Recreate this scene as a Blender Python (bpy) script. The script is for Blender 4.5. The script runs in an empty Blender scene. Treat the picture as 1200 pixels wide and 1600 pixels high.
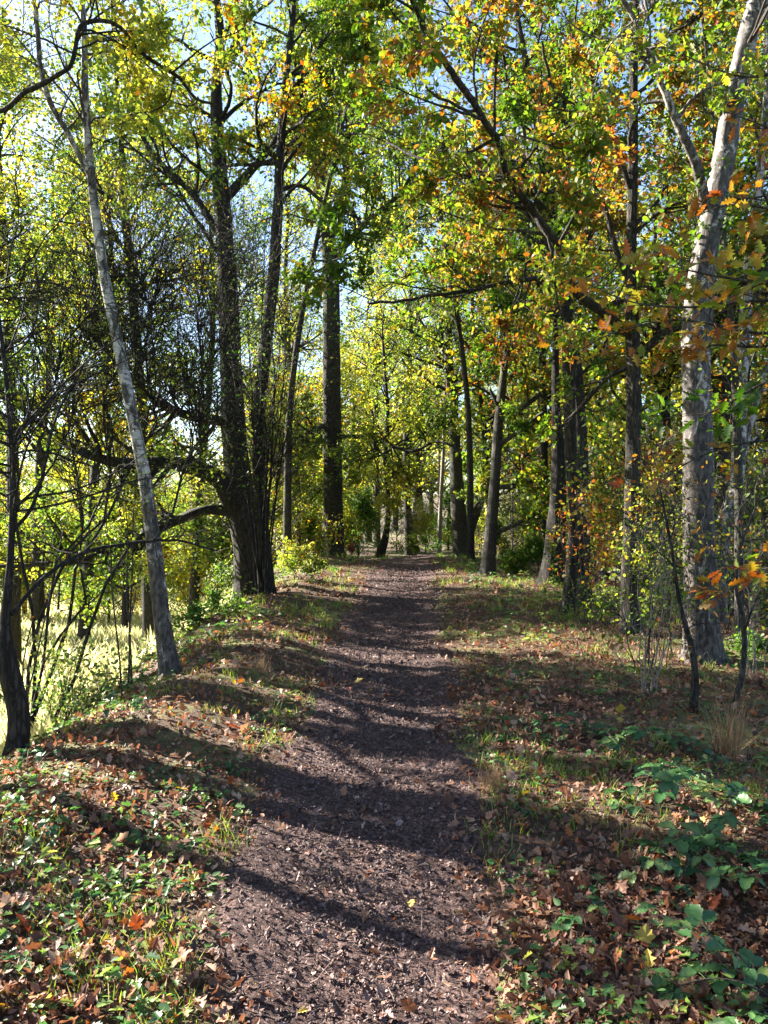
import bpy, math
import numpy as np

rng = np.random.default_rng(11)
SC = bpy.context.scene
COL = SC.collection
CAM_Z = 1.6
FPX = 1241.0
SUN_AZ, SUN_EL = math.radians(-62), math.radians(29)

# ------------------------------------------------------------------ helpers
def at(px, py, Y):
    """a point of the place, from its direction seen at eye height and its distance along the path"""
    return np.array([(px - 600) / FPX * Y, Y, CAM_Z + (800 - py) / FPX * Y])

def sstep(a, b, x):
    t = np.clip((x - a) / (b - a), 0, 1)
    return t * t * (3 - 2 * t)

def waves(x, y, f, seed, n=6):
    r = np.random.default_rng(seed)
    s = np.zeros_like(np.asarray(x, float) + np.asarray(y, float))
    for i in range(n):
        a = r.uniform(0, 2 * math.pi); k = f * r.uniform(.6, 1.7)
        s = s + np.sin((x * math.cos(a) + y * math.sin(a)) * k + r.uniform(0, 6.28))
    return s / n * 1.6

def path_c(y):
    y = np.asarray(y, float)
    return -0.06 + 0.0013 * y * y * sstep(0, 12, y) - .0000 * y + .05 * np.sin(y * .9 + 1)

def path_w(y):
    y = np.asarray(y, float)
    return 0.50 + 0.017 * np.clip(y, 0, 22) + .06 * np.sin(y * 1.7) + .04 * np.sin(y * 4.1 + 1)

def H0(x, y):
    x = np.asarray(x, float); y = np.asarray(y, float)
    z = .035 * waves(x, y, 1.1, 3) + .02 * waves(x, y, 3.1, 4)
    fade = np.clip(1 - (np.abs(x) + y) / 40, 0, 1)
    z = z + .010 * waves(x, y, 9, 5, 8) * fade + .006 * waves(x, y, 23, 6, 8) * fade
    # bank to the left of the path: a low crest and then a drop to the meadow
    xl = -2.15 + .25 * np.sin(y * .7 + 2) - .035 * np.clip(y - 8, 0, 14)
    z = z + .12 * np.exp(-((x - xl - .55) / .55) ** 2)
    z = z - 2.5 * sstep(0, 1, (xl - x) / 5.0) - .35 * sstep(0, 1, (xl - x) / .9)
    # right: level verge, then a gentler fall
    z = z - 1.6 * sstep(4.6, 10, x) + .05 * np.exp(-((x - 1.9) / .7) ** 2)
    # beyond the crest the path drops away
    z = z - .045 * np.clip(y - 26.5, 0, 14) * sstep(26, 30, y)
    # rising land far off
    d = np.sqrt(x * x + y * y)
    z = z + sstep(60, 240, d) * 9
    # hollow tread
    w = path_w(y); c = path_c(y)
    z = z - .05 * np.exp(-((x - c) / (w * .9)) ** 4)
    return z

def in_path(x, y):
    return np.exp(-((x - path_c(y)) / (path_w(y) * 1.02)) ** 6)

def HG(x, y):
    return H0(x, y) - .035 * in_path(x, y)

def hz(x, y):
    return float(H0(np.array([x]), np.array([y]))[0])

# ------------------------------------------------------------------ mesh from arrays
def mesh_np(name, V, Fq, mat, Ft=None, attrs=None, smooth=True):
    me = bpy.data.meshes.new(name)
    V = np.asarray(V, np.float32).reshape(-1, 3)
    parts = [np.asarray(f, np.int32) for f in (Fq if isinstance(Fq, list) else [Fq]) if len(f)]
    loops = np.concatenate([p.reshape(-1) for p in parts])
    tot = np.concatenate([np.full(len(p), p.shape[1], np.int32) for p in parts])
    start = np.concatenate([[0], np.cumsum(tot)[:-1]]).astype(np.int32)
    me.vertices.add(len(V)); me.vertices.foreach_set('co', V.reshape(-1))
    me.loops.add(len(loops)); me.loops.foreach_set('vertex_index', loops)
    me.polygons.add(len(tot)); me.polygons.foreach_set('loop_start', start)
    me.polygons.foreach_set('loop_total', tot)
    me.polygons.foreach_set('use_smooth', np.full(len(tot), smooth, bool))
    me.update(calc_edges=True)
    for k, a in (attrs or {}).items():
        at_ = me.attributes.new(k, 'FLOAT', 'POINT')
        at_.data.foreach_set('value', np.asarray(a, np.float32))
    if mat: me.materials.append(mat)
    return me

def link(name, me, parent=None, loc=None):
    o = bpy.data.objects.new(name, me); COL.objects.link(o)
    if parent is not None: o.parent = parent
    if loc is not None: o.location = loc
    return o

def tag(o, label=None, cat=None, group=None, kind=None):
    if label: o['label'] = label
    if cat: o['category'] = cat
    if group: o['group'] = group
    if kind: o['kind'] = kind
    return o

def thing(name, label, cat, loc, group=None):
    o = bpy.data.objects.new(name, None); COL.objects.link(o)
    o.empty_display_size = .2; o.location = loc
    return tag(o, label, cat, group)

class Geo:
    def __init__(s): s.V = []; s.F = {}; s.n = 0; s.A = []
    def add(s, V, faces, a=None):
        V = np.asarray(V, float).reshape(-1, 3)
        for f in (faces if isinstance(faces, list) else [faces]):
            f = np.asarray(f)
            if len(f): s.F.setdefault(f.shape[1], []).append(f + s.n)
        s.V.append(V); s.n += len(V)
        s.A.append(np.zeros(len(V)) if a is None else np.broadcast_to(a, (len(V),)))
    def mesh(s, name, mat, origin=(0, 0, 0), smooth=True):
        V = np.concatenate(s.V) - np.asarray(origin)
        return mesh_np(name, V, [np.concatenate(v) for v in s.F.values()], mat, attrs={'rnd': np.concatenate(s.A)}, smooth=smooth)

def norm(v):
    return v / np.maximum(np.linalg.norm(v, axis=-1, keepdims=True), 1e-9)

def tubes(geo, P, R, sides, a=None):
    """P (B,N,3), R (B,N) -> B tapered tubes"""
    B, N, _ = P.shape
    if B == 0: return
    T = np.empty_like(P); T[:, 1:-1] = P[:, 2:] - P[:, :-2]; T[:, 0] = P[:, 1] - P[:, 0]; T[:, -1] = P[:, -1] - P[:, -2]
    T = norm(T)
    m = norm(T.mean(1)); ref = np.where(np.abs(m[:, 2:3]) < .8, np.array([[0, 0, 1.]]), np.array([[1., 0, 0]]))
    U = norm(np.cross(T, ref[:, None, :])); W = np.cross(T, U)
    th = np.arange(sides) / sides * 2 * math.pi
    ring = U[:, :, None, :] * np.cos(th)[None, None, :, None] + W[:, :, None, :] * np.sin(th)[None, None, :, None]
    V = P[:, :, None, :] + ring * R[:, :, None, None] if R.ndim == 2 else P[:, :, None, :] + ring * R[..., None]
    b = np.arange(B)[:, None, None] * N * sides; i = np.arange(N - 1)[None, :, None] * sides; j = np.arange(sides)[None, None, :]
    j2 = (j + 1) % sides
    q = np.stack([b + i + j, b + i + j2, b + i + sides + j2, b + i + sides + j], -1).reshape(-1, 4)
    geo.add(V.reshape(-1, 3), q, a)

def smooth_line(pts, rad, step):
    """Catmull-Rom through hand placed points"""
    pts = np.asarray(pts, float); rad = np.asarray(rad, float)
    q = np.concatenate([[2 * pts[0] - pts[1]], pts, [2 * pts[-1] - pts[-2]]])
    out = []; ro = []
    for i in range(len(pts) - 1):
        L = np.linalg.norm(pts[i + 1] - pts[i]); n = max(2, int(L / step))
        t = np.arange(n)[:, None] / n
        a, b, c, d = q[i], q[i + 1], q[i + 2], q[i + 3]
        out.append(.5 * (2 * b + (c - a) * t + (2 * a - 5 * b + 4 * c - d) * t ** 2 + (3 * b - a - 3 * c + d) * t ** 3))
        ro.append(rad[i] + (rad[i + 1] - rad[i]) * t[:, 0])
    out.append(pts[-1:]); ro.append(rad[-1:])
    return np.concatenate(out), np.concatenate(ro)

def trunk_tube(geo, P, R, sides, rough=.06, flare=0., seed=0):
    """one limb with knots and ridges; P (N,3)"""
    N = len(P); th = np.arange(sides) / sides * 2 * math.pi
    s = np.concatenate([[0], np.cumsum(np.linalg.norm(np.diff(P, axis=0), axis=1))])
    r = np.random.default_rng(seed)
    Rr = np.repeat(R[:, None], sides, 1)
    n = np.zeros((N, sides))
    for k in range(7):
        kk = r.integers(2, 8); f = r.uniform(1, 6)
        n += np.sin(kk * th[None] + r.uniform(0, 6.3) + np.sin(s[:, None] * f + r.uniform(0, 6)) * 1.2) / 7
    low = np.sin(s * 3.1 + r.uniform(0, 6)) * .5 + np.sin(s * 7.7 + r.uniform(0, 6)) * .3
    Rr = Rr * (1 + rough * 2.2 * n + rough * .5 * low[:, None])
    if flare:
        k = r.integers(4, 7)
        lob = .6 + .7 * np.clip(np.cos(k * th + r.uniform(0, 6)), 0, 1) + .3 * np.cos(th * 2 + r.uniform(0, 6))
        Rr = Rr * (1 + flare * (.18 * np.exp(-s / (1.2 * R[0] + .15)) + 1.5 * np.exp(-s / (.38 * R[0] + .05)))[:, None] * lob[None])
    tubes(geo, P[None], Rr[None], sides)

def grow(start, d, L, r0, N, wander, up, r1=.25):
    B = len(start); P = np.empty((B, N, 3)); P[:, 0] = start; d = norm(d.copy())
    bend = rng.normal(size=(B, 3)) * wander * .6
    for i in range(1, N):
        d = norm(d + rng.normal(size=(B, 3)) * wander + bend + np.array([0, 0, up]))
        P[:, i] = P[:, i - 1] + d * (L / (N - 1))[:, None]
    t = np.linspace(0, 1, N)[None]
    return P, r0[:, None] * (1 - t * (1 - r1)) ** 1.0

def spawn(P, R, n, tmin, tmax, ang, hlen, taper=.5, rf=.6, flat=0.):
    """n children per parent line; returns start, dir, length factor, radius, parent idx"""
    B, N, _ = P.shape
    pi = np.repeat(np.arange(B), n); t = rng.uniform(tmin, tmax, len(pi)); x = t * (N - 1); i = np.minimum(x.astype(int), N - 2); f = (x - i)[:, None]
    s = P[pi, i] * (1 - f) + P[pi, i + 1] * f
    T = norm(P[pi, i + 1] - P[pi, i])
    v = rng.normal(size=T.shape); v[:, 2] *= (1 - flat); v = norm(v - (v * T).sum(1, keepdims=True) * T)
    a = np.abs(rng.normal(ang, .2, len(pi)))[:, None]
    d = T * np.cos(a) + v * np.sin(a)
    r = (R[pi, i] * (1 - f[:, 0]) + R[pi, i + 1] * f[:, 0]) * rf
    return s, d, hlen * (1 - taper * t) * rng.uniform(.6, 1.25, len(pi)), r

# leaf shapes: x along the leaf, y across, z up
T_MID = np.array([[0, 0, 0], [.35, .30, .05], [.75, .27, .03], [1, 0, -.06], [.75, -.27, .03], [.35, -.30, .05]])
F_MID = [np.array([[0, 1, 2, 3], [0, 3, 4, 5]])]
def lobed(n=4, w=.33, curl=.12):
    up = [(0, 0)]
    for k in range(n):
        x0 = .10 + .82 * k / n; x1 = .10 + .82 * (k + .55) / n
        ww = w * math.sin(math.pi * min(.92, (k + .8) / (n + .3))) + .06
        up += [(x0, ww * .42), (x1, ww)]
    pts = [(0, 0)] + up[1:] + [(1, 0)] + [(x, -y) for x, y in up[:0:-1]]
    V = np.array([[x, y, curl * (abs(y) * 1.2) - curl * x * x + .02 * math.sin(9 * x + 5 * y)] for x, y in pts])
    k = len(up)
    return V, [np.array([list(range(0, k + 1))]), np.array([[0] + list(range(k, len(pts)))])]
T_OAK, F_OAK = lobed()
T_OAK3, F_OAK3 = lobed(3, .38, .3)
def palm():
    """five pointed maple type fallen leaf"""
    pts = [(0, 0)]
    for a, l in ((-2.2, .40), (-1.8, .33), (-1.5, .44), (-1.25, .58), (-1.0, .47), (-.8, .42), (-.58, .62), (-.35, .50), (-.2, .60), (0, .76), (.2, .60), (.35, .50), (.58, .62), (.8, .42), (1.0, .47), (1.25, .58), (1.5, .44), (1.8, .33), (2.2, .40)):
        pts.append((.3 + l * math.cos(a), l * math.sin(a)))
    V = np.array([[x, y, .35 * y * y - .12 * x + .07 * math.sin(8 * x) * math.cos(9 * y)] for x, y in pts] + [[.32, 0, 0]])
    n = len(pts)
    return V, [np.array([[n, i, (i + 1) % n] for i in range(n)])]
T_PALM, F_PALM = palm()
T_OVAL = np.array([[0, 0, 0], [.25, .26, .06], [.55, .31, .07], [.85, .16, .02], [1.05, 0, -.06], [.85, -.16, .02], [.55, -.31, .07], [.25, -.26, .06]])
F_OVAL = [np.array([[0, 1, 2, 3, 4], [0, 4, 5, 6, 7]])]
T_CHIP = np.array([[0, -.15, 0], [.9, -.2, .1], [1, .2, .0], [.1, .25, .12]]); F_CHIP = [np.array([[0, 1, 2, 3]])]
T_BLADE = np.array([[0, -.03, 0], [0, .03, 0], [.12, -.025, .45], [.12, .025, .45], [.42, 0, .9]]); F_BLADE = [np.array([[0, 1, 3, 2]]), np.array([[2, 3, 4]])]

def frames(x, nrm):
    x = norm(x); n = norm(nrm - (nrm * x).sum(1, keepdims=True) * x)
    y = np.cross(n, x)
    return np.stack([x, y, n], 1)          # rows: local axes

def scatter(geo, T, Fs, pos, M, size, rnd, dr=None):
    if len(pos) == 0: return
    V = pos[:, None, :] + (T[None] @ M) * size[:, None, None]
    k = len(T); off = (np.arange(len(pos)) * k)[:, None, None]
    geo.add(V.reshape(-1, 3), [(f[None] + off).reshape(-1, f.shape[1]) for f in Fs], np.repeat(rnd, k) if dr is None else np.clip(np.repeat(rnd, k) + np.tile(dr, len(pos)), 0, 1))

def corridor(p, pad=0.):
    """open air over the path, kept clear of foliage"""
    c = path_c(p[:, 1]); w = path_w(p[:, 1])
    top = 3.5 + .03 * p[:, 1]
    a = (np.abs(p[:, 0] - c) < w + .75 + pad) & (p[:, 2] < top) & (p[:, 1] < 27)
    b = (np.abs(p[:, 0]) < .8) & (p[:, 1] < 4) & (p[:, 1] > -1.5) & (p[:, 2] < 4)
    near = np.linalg.norm(p - np.array([0, 0, CAM_Z]), axis=1) < 2.6
    return a | b | near

WOOD = None
def leaf_cloud(geo, P, per, size, T=T_MID, Fs=F_MID, tmin=.25, spread=.06, cull=True, rlo=0, rhi=1, upbias=.8, keep=None):
    B, N, _ = P.shape
    if B == 0: return
    pi = np.repeat(np.arange(B), per); t = rng.uniform(tmin, 1, len(pi)) ** .8; x = t * (N - 1); i = np.minimum(x.astype(int), N - 2); f = (x - i)[:, None]
    s = P[pi, i] * (1 - f) + P[pi, i + 1] * f + rng.normal(size=(len(pi), 3)) * spread
    T_ = norm(P[pi, i + 1] - P[pi, i])
    d = norm(T_ * .6 + rng.normal(size=T_.shape) * .7 + np.array([0, 0, -.15]))
    n = rng.normal(size=d.shape) * .75; n[:, 2] += upbias
    tw = rng.uniform(rlo, rhi, B)[pi]       # neighbours on one twig turn colour together
    big = .5 + .55 * (np.sin(s[:, 0] * 1.5 + 1.2 * np.sin(s[:, 2] * .9)) * np.sin(s[:, 2] * 1.3 + s[:, 1] * .8 + 1))   # whole boughs turn colour together
    r = np.clip(.42 * tw + .58 * (rlo + (rhi - rlo) * big) + rng.normal(size=len(pi)) * .12, 0, 1)
    if keep is not None: m = keep(s)
    elif WOOD is not None: m = np.min(np.linalg.norm(s[:, None, :] - WOOD[None], axis=2), 1) > .33
    else: m = np.ones(len(s), bool)
    if cull: m &= ~corridor(s)
    sz = size * rng.uniform(.45, 1.3, len(pi))
    scatter(geo, T, Fs, s[m], frames(d, n)[m], sz[m], r[m])

# ------------------------------------------------------------------ materials
def new_mat(name):
    m = bpy.data.materials.new(name); m.use_nodes = True
    nt = m.node_tree; nt.nodes.clear()
    out = nt.nodes.new('ShaderNodeOutputMaterial')
    return m, nt, out

def N(nt, t, **kw):
    n = nt.nodes.new(t)
    for k, v in kw.items():
        if k in n.inputs: n.inputs[k].default_value = v
        else: setattr(n, k, v)
    return n

def ramp(nt, stops, interp='LINEAR'):
    n = nt.nodes.new('ShaderNodeValToRGB'); cr = n.color_ramp; cr.interpolation = interp
    while len(cr.elements) > 1: cr.elements.remove(cr.elements[-1])
    cr.elements[0].position = stops[0][0]; cr.elements[0].color = (*stops[0][1], 1)
    for p, c in stops[1:]:
        e = cr.elements.new(p); e.color = (*c, 1)
    return n

def leaf_mat(name, stops, trans=.5, rough=.45, vein=.25):
    m, nt, out = new_mat(name)
    a = N(nt, 'ShaderNodeAttribute', attribute_name='rnd')
    cr = ramp(nt, stops)
    nt.links.new(a.outputs['Fac'], cr.inputs[0])
    tc = N(nt, 'ShaderNodeTexCoord'); no = N(nt, 'ShaderNodeTexNoise', Scale=28.0, Detail=3.0)
    nt.links.new(tc.outputs['Object'], no.inputs['Vector'])
    mul = N(nt, 'ShaderNodeMixRGB', blend_type='MULTIPLY'); mul.inputs[0].default_value = vein
    g = ramp(nt, [(.3, (.35, .3, .25)), (.6, (1.0, 1.0, 1.0))])
    nt.links.new(no.outputs['Fac'], g.inputs[0]); nt.links.new(cr.outputs[0], mul.inputs[1]); nt.links.new(g.outputs[0], mul.inputs[2])
    p = N(nt, 'ShaderNodeBsdfPrincipled', Roughness=rough + .12); p.inputs['Specular IOR Level'].default_value = .35
    nt.links.new(mul.outputs[0], p.inputs['Base Color'])
    if trans > 0:
        t = N(nt, 'ShaderNodeBsdfTranslucent')
        gm = N(nt, 'ShaderNodeHueSaturation', Saturation=1.12, Value=1.7)
        nt.links.new(mul.outputs[0], gm.inputs['Color']); nt.links.new(gm.outputs[0], t.inputs['Color'])
        mx = N(nt, 'ShaderNodeMixShader'); mx.inputs[0].default_value = trans
        nt.links.new(p.outputs[0], mx.inputs[1]); nt.links.new(t.outputs[0], mx.inputs[2]); nt.links.new(mx.outputs[0], out.inputs[0])
    else: nt.links.new(p.outputs[0], out.inputs[0])
    return m

def bark_mat(name, dark, light, moss=None, mossy=.3, scale=9, bump=.7):
    m, nt, out = new_mat(name)
    tc = N(nt, 'ShaderNodeTexCoord'); mp = N(nt, 'ShaderNodeMapping'); mp.inputs['Scale'].default_value = (1, 1, .22)
    nt.links.new(tc.outputs['Object'], mp.inputs['Vector'])
    n1 = N(nt, 'ShaderNodeTexNoise', Scale=scale * 2.2, Detail=6.0, Roughness=.65, Distortion=.6)
    v = N(nt, 'ShaderNodeTexVoronoi', feature='DISTANCE_TO_EDGE', Scale=scale * 2.6)
    nt.links.new(mp.outputs[0], n1.inputs['Vector'])
    add = N(nt, 'ShaderNodeMixRGB', blend_type='LINEAR_LIGHT'); add.inputs[0].default_value = .06
    nt.links.new(mp.outputs[0], add.inputs[1]); nt.links.new(n1.outputs['Color'], add.inputs[2]); nt.links.new(add.outputs[0], v.inputs['Vector'])
    vr = ramp(nt, [(0, (0, 0, 0)), (.22, (1, 1, 1))]); nt.links.new(v.outputs['Distance'], vr.inputs[0])
    mm = N(nt, 'ShaderNodeMath', operation='MULTIPLY'); nt.links.new(vr.outputs[0], mm.inputs[0]); nt.links.new(n1.outputs['Fac'], mm.inputs[1])
    cr = ramp(nt, [(.05, dark), (.5, light), (.8, tuple(min(1, c * 1.5) for c in light))]); nt.links.new(mm.outputs[0], cr.inputs[0])
    col = cr.outputs[0]
    if moss:
        n2 = N(nt, 'ShaderNodeTexNoise', Scale=1.7, Detail=5.0, Roughness=.7); nt.links.new(tc.outputs['Object'], n2.inputs['Vector'])
        mr = ramp(nt, [(.62 - mossy * .3, (0, 0, 0)), (.8 - mossy * .3, (1, 1, 1))]); nt.links.new(n2.outputs['Fac'], mr.inputs[0])
        mx = N(nt, 'ShaderNodeMixRGB'); mx.inputs[2].default_value = (*moss, 1)
        sc = N(nt, 'ShaderNodeMath', operation='MULTIPLY'); sc.inputs[1].default_value = .75
        nt.links.new(mr.outputs[0], sc.inputs[0]); nt.links.new(sc.outputs[0], mx.inputs[0]); nt.links.new(col, mx.inputs[1]); col = mx.outputs[0]
    p = N(nt, 'ShaderNodeBsdfPrincipled', Roughness=.85); p.inputs['Specular IOR Level'].default_value = .25
    nt.links.new(col, p.inputs['Base Color'])
    b = N(nt, 'ShaderNodeBump', Strength=bump, Distance=.03); nt.links.new(mm.outputs[0], b.inputs['Height']); nt.links.new(b.outputs[0], p.inputs['Normal'])
    nt.links.new(p.outputs[0], out.inputs[0])
    return m

def birch_mat(name, white=(.46, .43, .39), rise=2.4, thr=.462):
    """white skin with dark lenticels, black fissured diamonds lower down"""
    m, nt, out = new_mat(name)
    tc = N(nt, 'ShaderNodeTexCoord'); 
    mp = N(nt, 'ShaderNodeMapping'); mp.inputs['Scale'].default_value = (4, 4, 22); nt.links.new(tc.outputs['Object'], mp.inputs['Vector'])
    ln = N(nt, 'ShaderNodeTexNoise', Scale=1.7, Detail=6.0, Roughness=.75, Distortion=.5); nt.links.new(mp.outputs[0], ln.inputs['Vector'])
    lr = ramp(nt, [(.41, (.08, .07, .06)), (.50, (1, 1, 1))]); nt.links.new(ln.outputs['Fac'], lr.inputs[0])
    mp2 = N(nt, 'ShaderNodeMapping'); mp2.inputs['Scale'].default_value = (1, 1, .45); nt.links.new(tc.outputs['Object'], mp2.inputs['Vector'])
    pn = N(nt, 'ShaderNodeTexNoise', Scale=9.0, Detail=6.0, Roughness=.7, Distortion=.8); nt.links.new(mp2.outputs[0], pn.inputs['Vector'])
    sx = N(nt, 'ShaderNodeSeparateXYZ'); nt.links.new(tc.outputs['Object'], sx.inputs[0])
    mr = N(nt, 'ShaderNodeMapRange'); mr.inputs['From Min'].default_value = 0; mr.inputs['From Max'].default_value = rise
    mr.inputs['To Min'].default_value = .10; mr.inputs['To Max'].default_value = -.005; nt.links.new(sx.outputs[2], mr.inputs['Value'])
    ad = N(nt, 'ShaderNodeMath', operation='ADD'); nt.links.new(pn.outputs['Fac'], ad.inputs[0]); nt.links.new(mr.outputs[0], ad.inputs[1])
    pr = ramp(nt, [(thr, (0, 0, 0)), (thr + .06, (1, 1, 1))]); nt.links.new(ad.outputs[0], pr.inputs[0])
    tint = N(nt, 'ShaderNodeTexNoise', Scale=2.2, Detail=4.0); nt.links.new(tc.outputs['Object'], tint.inputs['Vector'])
    tr = ramp(nt, [(.35, tuple(c * .62 for c in white)), (.62, white)]); nt.links.new(tint.outputs['Fac'], tr.inputs[0])
    mu = N(nt, 'ShaderNodeMixRGB', blend_type='MULTIPLY'); mu.inputs[0].default_value = .8; nt.links.new(tr.outputs[0], mu.inputs[1]); nt.links.new(lr.outputs[0], mu.inputs[2])
    mx = N(nt, 'ShaderNodeMixRGB'); 
    dn = N(nt, 'ShaderNodeTexNoise', Scale=30.0, Detail=4.0); nt.links.new(mp2.outputs[0], dn.inputs['Vector']); dr = ramp(nt, [(.4, (.018, .014, .012)), (.65, (.10, .08, .065))]); nt.links.new(dn.outputs['Fac'], dr.inputs[0]); nt.links.new(dr.outputs[0], mx.inputs[2]); nt.links.new(pr.outputs[0], mx.inputs[0]); nt.links.new(mu.outputs[0], mx.inputs[1])
    p = N(nt, 'ShaderNodeBsdfPrincipled', Roughness=.75); nt.links.new(mx.outputs[0], p.inputs['Base Color'])
    su = N(nt, 'ShaderNodeMath', operation='SUBTRACT'); nt.links.new(pn.outputs['Fac'], su.inputs[1]); su.inputs[0].default_value = 1
    b = N(nt, 'ShaderNodeBump', Strength=.7, Distance=.02); nt.links.new(su.outputs[0], b.inputs['Height']); nt.links.new(b.outputs[0], p.inputs['Normal'])
    nt.links.new(p.outputs[0], out.inputs[0])
    return m

def soil_mat(name, cols, scale=40, bump=.8, green=None):
    m, nt, out = new_mat(name)
    tc = N(nt, 'ShaderNodeTexCoord')
    n1 = N(nt, 'ShaderNodeTexNoise', Scale=float(scale), Detail=8.0, Roughness=.75); nt.links.new(tc.outputs['Object'], n1.inputs['Vector'])
    v = N(nt, 'ShaderNodeTexVoronoi', Scale=scale * 1.6, feature='F1'); nt.links.new(tc.outputs['Object'], v.inputs['Vector'])
    cr = ramp(nt, cols); nt.links.new(n1.outputs['Fac'], cr.inputs[0])
    mx = N(nt, 'ShaderNodeMixRGB', blend_type='MULTIPLY'); mx.inputs[0].default_value = .35
    cv = ramp(nt, [(0, (.3, .3, .3)), (1, (1.5, 1.45, 1.4))]); nt.links.new(v.outputs['Color'], cv.inputs[0])
    nt.links.new(cr.outputs[0], mx.inputs[1]); nt.links.new(cv.outputs[0], mx.inputs[2]); col = mx.outputs[0]
    if green:
        g = N(nt, 'ShaderNodeTexNoise', Scale=.55, Detail=6.0, Roughness=.65); nt.links.new(tc.outputs['Object'], g.inputs['Vector'])
        # meadow: green takes over where the land lies low, left of the bank
        sx = N(nt, 'ShaderNodeSeparateXYZ'); nt.links.new(tc.outputs['Object'], sx.inputs[0])
        mr = N(nt, 'ShaderNodeMapRange'); mr.inputs['From Min'].default_value = -3; mr.inputs['From Max'].default_value = -7
        mr.inputs['To Min'].default_value = 0; mr.inputs['To Max'].default_value = .22; nt.links.new(sx.outputs[0], mr.inputs['Value'])
        ad = N(nt, 'ShaderNodeMath', operation='ADD'); nt.links.new(g.outputs['Fac'], ad.inputs[0]); nt.links.new(mr.outputs[0], ad.inputs[1])
        gr = ramp(nt, [(.50, (0, 0, 0)), (.64, (1, 1, 1))]); nt.links.new(ad.outputs[0], gr.inputs[0])
        g2 = N(nt, 'ShaderNodeTexNoise', Scale=14.0, Detail=5.0); nt.links.new(tc.outputs['Object'], g2.inputs['Vector'])
        gc = ramp(nt, [(.3, green[0]), (.7, green[1])]); nt.links.new(g2.outputs['Fac'], gc.inputs[0])
        mg = N(nt, 'ShaderNodeMixRGB'); nt.links.new(gr.outputs[0], mg.inputs[0]); nt.links.new(col, mg.inputs[1]); nt.links.new(gc.outputs[0], mg.inputs[2]); col = mg.outputs[0]
    p = N(nt, 'ShaderNodeBsdfPrincipled', Roughness=.9); p.inputs['Specular IOR Level'].default_value = .2
    nt.links.new(col, p.inputs['Base Color'])
    n3 = N(nt, 'ShaderNodeTexNoise', Scale=scale * 2.2, Detail=6.0, Roughness=.7); nt.links.new(tc.outputs['Object'], n3.inputs['Vector'])
    b = N(nt, 'ShaderNodeBump', Strength=bump, Distance=.012); nt.links.new(n3.outputs['Fac'], b.inputs['Height'])
    b2 = N(nt, 'ShaderNodeBump', Strength=bump * .8, Distance=.03); nt.links.new(n1.outputs['Fac'], b2.inputs['Height']); nt.links.new(b.outputs[0], b2.inputs['Normal'])
    nt.links.new(b2.outputs[0], p.inputs['Normal'])
    nt.links.new(p.outputs[0], out.inputs[0])
    return m

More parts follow.
